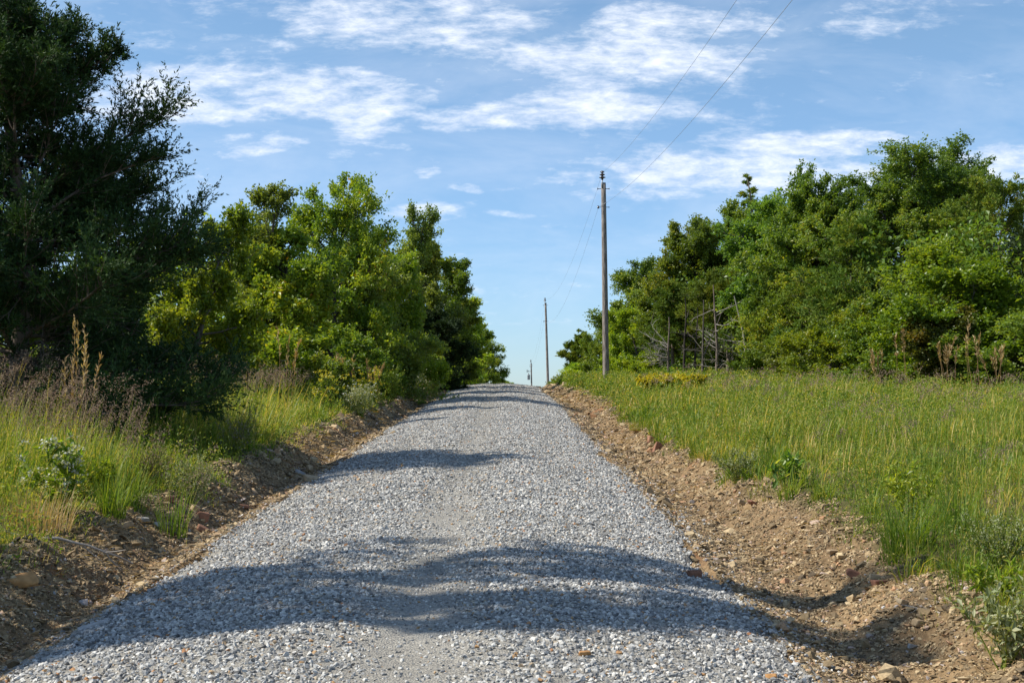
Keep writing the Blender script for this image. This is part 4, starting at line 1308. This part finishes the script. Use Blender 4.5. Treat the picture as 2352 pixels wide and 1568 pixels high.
def forb(seed, h, rad, nst, leaf, nl, tip=None, p_far=None):
    """stems from one root, leaves up each stem; optional flower tufts"""
    r = np.random.RandomState(seed)
    a = r.uniform(0, 6.28, nst)
    d = np.stack([np.cos(a) * (rad / h), np.sin(a) * (rad / h), np.ones(nst)], -1) * r.uniform(.5, 1.2, (nst, 1))
    d[:, 2] = 1
    S = grow(np.zeros((nst, 3)) + r.normal(size=(nst, 3)) * [.03, .03, 0], d, h * r.uniform(.65, 1.1, nst), 6, r, .4, .1)
    i2 = np.repeat(np.arange(nst), 4)
    p, tg = sample(S, i2, r.uniform(.35, .95, len(i2)))
    S2 = grow(p, unit(tg + unit(r.normal(size=p.shape)) * .8), h * .28 * r.uniform(.5, 1.2, len(i2)), 4, r, .3, .12)
    wood = cat_meshes([tubes(S, np.full((nst, 1), .0045) * np.linspace(1, .5, 6)[None], 4), tubes(S2, np.full((len(S2), 1), .003) * np.ones((1, 4)), 3)])
    j = np.repeat(np.arange(len(S2)), nl); pp, tg = sample(S2, j, r.uniform(0, 1, len(j)))
    k = np.repeat(np.arange(nst), nl * 2); pk, tk = sample(S, k, r.uniform(.2, 1, len(k)))
    pp = np.concatenate([pp, pk]); tg = np.concatenate([tg, tk])
    ax = unit(tg * .4 + unit(r.normal(size=pp.shape)) * .9)
    L = leaf * r.uniform(.6, 1.3, len(pp))
    lv = leaf_quads(pp, ax, unit(r.normal(size=pp.shape) * .6 + [0, 0, .8]), L, L * .42, np.clip(r.normal(.5, .22, len(pp)), 0, 1))
    fl = None
    if tip:
        e_ = np.concatenate([S2[:, -1], S[:, -1]])
        q = np.repeat(np.arange(len(e_)), tip)
        pf = e_[q] + r.normal(size=(len(q), 3)) * [.022, .022, .012]
        Lf = leaf * (.3 if p_far is None else .6) * r.uniform(.7, 1.3, len(q))
        fl = leaf_quads(pf, r.normal(size=pf.shape), r.normal(size=pf.shape) + [0, 0, 1], Lf, Lf * .8, r.uniform(.2, 1, len(q)))
    return wood, lv, fl


STEMG = G['grass']


def place_forb(name, px, py, seed, h, rad, nst, leaf, nl, lmat, label, tip=None, tmat=None, group='weeds along the road banks', cat='plant'):
    p = hit(px, py)
    e = empty(name, p, label, cat, group)
    w, lv, fl = forb(seed, h, rad, nst, leaf, nl, tip, True if p[1] > 30 else None)
    link('stem', np_mesh('forb_stem', w[0], w[1], STEMG, w[2] + .5, smooth=True), e)
    link('foliage', np_mesh('forb_leaf', lv[0], lv[1], G[lmat], lv[2]), e)
    if fl: link('blossom', np_mesh('forb_flower', fl[0], fl[1], G[tmat], fl[2]), e)
    return e


place_forb('pale_forb', 440, 1160, 1, .5, .32, 20, .035, 12, 'pale', 'pale silvery weed with small leaves on top of the left bank')
place_forb('boneset_plant', 150, 1190, 2, .62, .26, 11, .085, 7, 'lime', 'leafy green weed with flat white flower tops in the left grass', 16, 'white')
place_forb('leafy_weed', 230, 1150, 3, .4, .25, 10, .06, 7, 'lime', 'bright green leafy weed right of the white topped weed')
place_forb('dry_bush', 540, 1050, 4, .62, .36, 30, .025, 8, 'drygray', 'dry gray bush in the shade of the big cedar')
place_forb('dry_bush', 350, 1110, 5, .4, .34, 30, .022, 8, 'plume', 'low brownish dry bush behind the pale silvery weed')
place_forb('sapling', 575, 985, 6, .75, .25, 5, .08, 5, 'oak', 'dark leaved seedling standing in the sunlit grass by the big cedar')
place_forb('pale_forb', 1695, 1110, 7, .42, .26, 16, .04, 8, 'pale', 'whitish feathery weed on the right bank beside the slabs')
place_forb('leafy_weed', 1806, 1122, 8, .36, .14, 5, .12, 4, 'oakblue', 'broad leaved glossy weed above the pale pinkish slab')
place_forb('fuzzy_bush', 2290, 1320, 9, .42, .38, 34, .022, 12, 'pale', 'rounded fuzzy pale weed at the top of right bank by the border')
place_forb('pale_forb', 2310, 1540, 10, .5, .34, 16, .05, 9, 'pale', 'yellowish leafy weed in the lower right corner', )
place_forb('leafy_weed', 2290, 1400, 11, .3, .25, 10, .045, 8, 'lime', 'green weed hanging over the bank above the yellowish leafy weed')
place_forb('white_aster', 985, 905, 12, 1.0, .7, 26, .09, 8, 'pale', 'pale flowering weed clump by the far left road edge', 6, 'white')
place_forb('white_aster', 945, 912, 13, .9, .6, 24, .08, 8, 'pale', 'low pale weed clump left of the far flowering clump', 4, 'white')
place_forb('white_aster', 830, 960, 14, .8, .6, 30, .05, 8, 'pale', 'pale frothy weed clump at the left bank edge midway up the road', 4, 'white')
place_forb('green_weed', 900, 925, 15, 1.0, .45, 16, .07, 9, 'oak', 'dark green upright weed at the left bank beyond the frothy clump')
place_forb('goldenrod', 850, 945, 16, .95, .3, 10, .05, 6, 'lime', 'goldenrod with yellow tops at the left bank edge by the frothy clump', 14, 'flower')
place_forb('goldenrod', 745, 955, 17, .9, .25, 8, .05, 6, 'lime', 'goldenrod with orange yellow spike in the middle of the left grass', 14, 'flower')
place_forb('briar_patch', 690, 885, 18, .9, .8, 40, .05, 7, 'plume', 'reddish brown briar tangle at the foot of the left trees')
place_forb('briar_patch', 560, 890, 19, .9, .8, 40, .05, 7, 'plume', 'purple brown weed tangle right of the big cedar')
place_forb('green_weed', 2085, 1200, 20, .5, .3, 12, .05, 8, 'lime', 'dense green weed behind the big green grass clump')

r_ = np.random.RandomState(5)
for i in range(14):
    px = 1470 + 150 * r_.uniform(); py = 893 + 12 * r_.uniform()
    place_forb('goldenrod', px, py, 40 + i, .48, .4, 14, .10, 5, 'lime', 'one of the yellow goldenrods massed at the far edge of the field', 14, 'flower', 'goldenrods flowering in the far field')


def place_clump(px, py, seed, n, h, spread, w, label, mat='grass', tint=.25, lean=.45, name='grass_clump', group='grass clumps along the banks'):
    p = hit(px, py)
    V, F, T = clump(seed, n, h, spread, w, tint, lean)
    o = link(name, np_mesh(name, V, F, G[mat], T), None, p)
    tag(o, label, 'grass clump', group)


place_clump(2085, 1262, 1, 260, .52, .2, .0075, 'big green grass clump overhanging the edge of the right bank', tint=.25, lean=.85)
place_clump(2200, 1225, 2, 180, .5, .16, .008, 'green grass clump just behind the big overhanging clump', tint=.25)
place_clump(255, 1185, 3, 160, .5, .13, .008, 'bright green grass tuft on the left bank under the seed heads', tint=.2)
place_clump(1590, 985, 4, 90, .25, .2, .012, 'low bright grass tuft right of the upright reddish slab', tint=.2)
place_clump(80, 1215, 5, 260, .42, .3, .005, 'wispy straw coloured grass tuft at left border of the near bank', 'straw', .7, .4)
place_clump(1780, 1080, 6, 140, .4, .16, .009, 'fine green grass tuft between whitish feathery weed and glossy weed', tint=.25)
place_clump(1480, 985, 7, 200, .28, .3, .008, 'rounded pale grass mound above the dark brown block', tint=.6)


def tall_stalks(px, D, seed, h, n, label, mat='straw', group='tall dry stalks'):
    r = np.random.RandomState(seed)
    X = at(px, 800, D)[0]
    e = empty('dry_stalk', (X, D, float(H(X, D))), label, 'dry grass', group)
    P = r.normal(size=(n, 3)) * [.1, .1, 0]
    S = grow(P, np.array([[0, 0, 1.0]]) + r.normal(size=(n, 3)) * [.12, .12, 0], h * r.uniform(.7, 1.1, n), 7, r, .1, .05)
    for q in range(n):
        V, F, t = tubes(S[q:q + 1], np.full((1, 1), .00028 * D * .6) * np.linspace(1, .6, 7)[None], 4)
        link('stem', np_mesh('stalk_stem', V, F, G['straw'], t + .35, smooth=True), e)
        j = np.full(30, q)
        p, tg = sample(S, j, r.uniform(.62, 1, 30))
        L = .006 * D * .35 * r.uniform(.7, 1.6, 30) + .03
        V, F, t = leaf_quads(p, unit(tg + unit(r.normal(size=p.shape)) * .6), r.normal(size=p.shape), L, L * .22, r.uniform(0, 1, 30))
        link('seed_head', np_mesh('stalk_head', V, F, G[mat], t), e)


tall_stalks(2068, 44, 1, 2.0, 3, 'tall orange brown stalk against the dark gap in the wood, leftmost on the right')
tall_stalks(2175, 41, 2, 1.5, 7, 'bunch of orange dry stalks before the fresh green glossy tree')
tall_stalks(2235, 40.5, 3, 2.0, 4, 'very tall dry stalks before the dark low tree near the right border')
tall_stalks(2290, 40, 4, 1.3, 6, 'leaning tan dry stalks beside the right border')
tall_stalks(2020, 43, 5, 1.2, 5, 'arching tan plume grass left of the tall orange brown stalk')
tall_stalks(655, 30, 6, 1.7, 4, 'tall yellowish stalk rising from the left grass below the golden tree')
tall_stalks(800, 36, 7, 1.4, 7, 'tan plume stalks in front of small gray green tree')
tall_stalks(860, 40, 8, 1.3, 6, 'tan plume stalks near the bank right of other plume stalks')
tall_stalks(190, 15.5, 9, 1.45, 5, 'rusty upright stalks among the purple seed grass at left')
tall_stalks(160, 16.2, 10, 1.8, 3, 'greenish tall stalks reaching up before the dark cedar')


def plume_clump(px, D, seed, n, h, label):
    r = np.random.RandomState(seed)
    X = at(px, 800, D)[0]
    z = float(H(X, D))
    XX_ = X + r.normal(size=n) * .12; YY_ = D + r.normal(size=n) * .12
    s, hd = plume_grass(XX_, YY_, r, h * .8, h * 1.15, .0004, 60, .11, .9, .15)
    e = empty('purple_seed_grass', (X, D, z), label, 'grass clump', 'purple seed grasses on the left bank')
    off = np.array([X, D, z])
    V, F, T = clump(seed + 3, 70, h * .6, .14, .008, .22, .4)
    st = cat_meshes([(s[0] - off, s[1], s[2]), (V, F, T)])
    link('stem', np_mesh('plume_stem', st[0], st[1], G['grass'], st[2]), e)
    HV = (hd[0] - off).reshape(n, 60 * 4, 3)
    base = np.arange(60 * 4).reshape(60, 4)
    TF = np.concatenate([base[:, [0, 1, 2]], base[:, [0, 2, 3]]])
    HT = hd[2][:n * 60].reshape(n, 60)
    for q in range(n):
        link('seed_head', np_mesh('plume_head', HV[q], TF, G['plume'], np.concatenate([HT[q], HT[q]])), e)


plume_clump(400, 13.6, 1, 5, .95, 'arching seed grass leaning right, alone before the dark shade')
plume_clump(300, 13.8, 2, 8, 1.0, 'upright purple seed grass with a pale stem left of the arching one')
plume_clump(220, 14.2, 3, 9, .95, 'drooping purple seed grass behind the white topped weed')
plume_clump(120, 14.0, 4, 11, 1.05, 'dense purple seed grass left of the rusty upright stalks')
plume_clump(40, 13.6, 5, 11, 1.1, 'dense purple seed grass at the very left border')
plume_clump(260, 15.0, 6, 9, 1.0, 'purple seed grass in half shade behind the upright one')


def fallen_branch(px, py, seed, length, rad, rot, label):
    r = np.random.RandomState(seed)
    p = hit(px, py)
    d = np.array([[math.cos(rot), math.sin(rot), .05]])
    A = grow(np.zeros((1, 3)), d, np.array([length]), 7, r, 0, .12)
    i2 = np.zeros(5, int); q, tg = sample(A, i2, r.uniform(.2, .9, 5))
    B = grow(q, unit(tg + unit(r.normal(size=q.shape)) * .7), length * r.uniform(.15, .4, 5), 4, r, 0, .15)
    V, F, t = cat_meshes([tubes(A, (rad * np.linspace(1, .4, 7))[None], 6), tubes(B, np.full((5, 1), rad * .45) * np.linspace(1, .4, 4)[None], 4)])
    o = link('fallen_branch', np_mesh('fallen_branch', V, F, BARKL, smooth=True), None, p + np.array([0, 0, rad]))
    tag(o, label, 'branch', 'broken sticks on the banks')


fallen_branch(95, 1240, 1, .75, .014, .3, 'gray dead branch lying along the left bank top')
fallen_branch(10, 1225, 2, .5, .012, -.2, 'dark curved stick in the grass at the left border')
fallen_branch(2160, 1412, 3, .3, .006, 2.2, 'thin pale twig curling on the side of the right ditch')
fallen_branch(690, 1130, 4, .6, .012, 1.2, 'dead root sticking out of the shaded left bank')
fallen_branch(1640, 1108, 5, .35, .014, .3, 'dark rotten stick on the dirt below the whitish feathery weed')
fallen_branch(1540, 1016, 6, .35, .012, .2, 'bleached stick on the dirt below the dark brown block')

# ------------------------------------------------------------------ light and sky
SUN_EL, SUN_AZ = R(46), R(-3)        # from the left, a little beyond
sd = np.array([-math.cos(SUN_AZ) * math.cos(SUN_EL), math.sin(SUN_AZ) * math.cos(SUN_EL), math.sin(SUN_EL)])
sun = bpy.data.lights.new('sun', 'SUN')
sun.energy = 4.9; sun.angle = R(.53); sun.color = (1.0, .945, .845)
so = bpy.data.objects.new('sun', sun); COL.objects.link(so)
so.location = sd * 60
so.rotation_euler = Vector(sd).to_track_quat('Z', 'Y').to_euler()


def build_world():
    w = bpy.data.worlds.new('World'); scene.world = w
    w.use_nodes = True
    nt = w.node_tree
    for n in list(nt.nodes): nt.nodes.remove(n)
    L = nt.links.new
    out = nt.nodes.new('ShaderNodeOutputWorld'); bg = nt.nodes.new('ShaderNodeBackground')
    sky = nt.nodes.new('ShaderNodeTexSky'); sky.sky_type = 'NISHITA'; sky.sun_disc = False
    sky.sun_elevation = SUN_EL; sky.sun_rotation = math.atan2(sd[0], sd[1])
    sky.altitude = 200; sky.air_density = 1.0; sky.dust_density = .15; sky.ozone_density = 1.3
    tc = nt.nodes.new('ShaderNodeTexCoord')
    sep = nt.nodes.new('ShaderNodeSeparateXYZ'); L(tc.outputs['Generated'], sep.inputs[0])

    def M(op, a, b=None, c=None, clamp=False):
        n = nt.nodes.new('ShaderNodeMath'); n.operation = op; n.use_clamp = clamp
        for i, v in enumerate((a, b, c)):
            if v is None: continue
            if isinstance(v, (int, float)): n.inputs[i].default_value = v
            else: L(v, n.inputs[i])
        return n.outputs[0]
    yv = M('MAXIMUM', M('ABSOLUTE', sep.outputs[1]), .05)
    A = M('DIVIDE', sep.outputs[0], yv); E = M('DIVIDE', sep.outputs[2], yv)      # bearing and height as slopes
    # a warped copy of the coordinates so cloud outlines are ragged
    cmb = nt.nodes.new('ShaderNodeCombineXYZ'); L(A, cmb.inputs[0]); L(M('MULTIPLY', E, 3.1), cmb.inputs[1])
    def noise(scale, det, rough, off=0.0, dist=0.0):
        n = nt.nodes.new('ShaderNodeTexNoise'); n.inputs['Scale'].default_value = scale; n.inputs['Detail'].default_value = det; n.inputs['Roughness'].default_value = rough; n.inputs['Distortion'].default_value = dist
        mp = nt.nodes.new('ShaderNodeMapping'); mp.inputs['Location'].default_value = (off, off * .7, off * .3)
        L(cmb.outputs[0], mp.inputs[0]); L(mp.outputs[0], n.inputs['Vector'])
        return n
    wn = noise(9, 3, .55, 3.3)
    ws = nt.nodes.new('ShaderNodeSeparateColor'); L(wn.outputs['Color'], ws.inputs[0])
    Aw = M('ADD', A, M('MULTIPLY', M('SUBTRACT', ws.outputs[0], .5), .09))
    Ew = M('ADD', E, M('MULTIPLY', M('SUBTRACT', ws.outputs[1], .5), .03))
    ell = [(980, 40, 330, 75, 1), (760, 60, 110, 40, .7), (1420, 120, 330, 95, 1), (1560, 40, 300, 60, .95), (1330, 255, 340, 58, 1.1), (1080, 290, 110, 25, .7),
           (640, 205, 350, 66, 1.1), (830, 285, 95, 85, 1), (400, 225, 190, 85, 1.15), (590, 332, 135, 38, .95), (905, 348, 45, 26, .85), (1015, 385, 55, 26, .8), (1105, 425, 48, 13, .7),
           (1180, 493, 40, 11, .7), (985, 487, 95, 22, .75), (1640, 385, 370, 58, 1.25), (1480, 430, 210, 28, .8), (1840, 325, 280, 34, 1.1), (2280, 385, 300, 58, 1.3), (2000, 40, 240, 60, .45), (1500, 330, 200, 25, .5), (560, 120, 200, 40, .35), (1960, 400, 300, 60, 1.15), (1250, 360, 160, 18, .45), (1230, 570, 60, 7, .4),
           (-500, 200, 500, 120, .8), (2900, 300, 500, 80, .8), (1200, -400, 900, 150, .6), (200, -500, 500, 120, .6)]
    tot = None
    for cx, cy, rx, ry, wt in ell:
        da = M('DIVIDE', M('SUBTRACT', Aw, (cx - 1170) / PF), rx / PF)
        de = M('DIVIDE', M('SUBTRACT', Ew, (921 - cy) / PF), ry / PF)
        q = M('ADD', M('MULTIPLY', da, da), M('MULTIPLY', de, de))
        g = M('MULTIPLY', M('SUBTRACT', 1.35, q, clamp=True), wt)
        tot = g if tot is None else M('MAXIMUM', tot, g)
    big = noise(16, 6, .62, 1.1, .3); fine = noise(55, 6, .65, 5.5, .2)
    n_ = M('ADD', M('MULTIPLY', big.outputs['Fac'], .62), M('MULTIPLY', fine.outputs['Fac'], .38))
    body = M('ADD', M('MULTIPLY', tot, .56), M('MULTIPLY', M('SUBTRACT', n_, .5), 3.0))
    mr = nt.nodes.new('ShaderNodeMapRange'); mr.interpolation_type = 'SMOOTHSTEP'
    mr.inputs['From Min'].default_value = .02; mr.inputs['From Max'].default_value = 1.15; mr.inputs['To Max'].default_value = .9
    L(body, mr.inputs['Value'])
    # high thin veil
    veil = noise(6, 5, .6, 8.8, .5)
    mv = nt.nodes.new('ShaderNodeMapRange'); mv.inputs['From Min'].default_value = .42; mv.inputs['From Max'].default_value = .8; mv.inputs['To Max'].default_value = .3
    L(veil.outputs['Fac'], mv.inputs['Value'])
    up = M('MULTIPLY', M('SUBTRACT', E, .02), 20, clamp=True)
    fac = M('MULTIPLY', M('MAXIMUM', mr.outputs[0], mv.outputs[0]), up)
    shade = nt.nodes.new('ShaderNodeValToRGB')
    shade.color_ramp.elements[0].color = (6.6, 7.2, 8.6, 1); shade.color_ramp.elements[1].color = (8.6, 8.9, 9.4, 1)
    shade.color_ramp.elements[0].position = .3; shade.color_ramp.elements[1].position = .7
    L(fine.outputs['Fac'], shade.inputs[0])
    mix = nt.nodes.new('ShaderNodeMix'); mix.data_type = 'RGBA'
    tint = nt.nodes.new('ShaderNodeMix'); tint.data_type = 'RGBA'; tint.blend_type = 'MULTIPLY'; tint.inputs['Factor'].default_value = 1
    L(sky.outputs[0], tint.inputs['A']); tint.inputs['B'].default_value = (.95, 1.08, 1.25, 1)
    lowr = nt.nodes.new('ShaderNodeMapRange'); lowr.inputs['From Min'].default_value = 0; lowr.inputs['From Max'].default_value = .26; lowr.inputs['To Min'].default_value = .62; lowr.inputs['To Max'].default_value = 1
    L(E, lowr.inputs['Value'])
    tv = nt.nodes.new('ShaderNodeMix'); tv.data_type = 'RGBA'
    L(lowr.outputs[0], tv.inputs['Factor']); tv.inputs['A'].default_value = (.1, .4, 1.25, 1); tv.inputs['B'].default_value = (.92, 1.06, 1.14, 1)
    L(tv.outputs['Result'], tint.inputs['B'])
    L(fac, mix.inputs['Factor']); L(tint.outputs['Result'], mix.inputs['A']); L(shade.outputs[0], mix.inputs['B'])
    L(mix.outputs['Result'], bg.inputs['Color']); bg.inputs['Strength'].default_value = .1
    L(bg.outputs[0], out.inputs[0])
    w.cycles.sampling_method = 'MANUAL'; w.cycles.sample_map_resolution = 512


build_world()

scene.view_settings.view_transform = 'Standard'
scene.view_settings.look = 'None'
scene.view_settings.exposure = 0.42
scene.view_settings.gamma = 1.0
scene.cycles.max_bounces = 8
scene.cycles.diffuse_bounces = 4
scene.cycles.glossy_bounces = 2
scene.cycles.transmission_bounces = 4
scene.cycles.sample_clamp_indirect = 6.0
scene.cycles.use_denoising = True
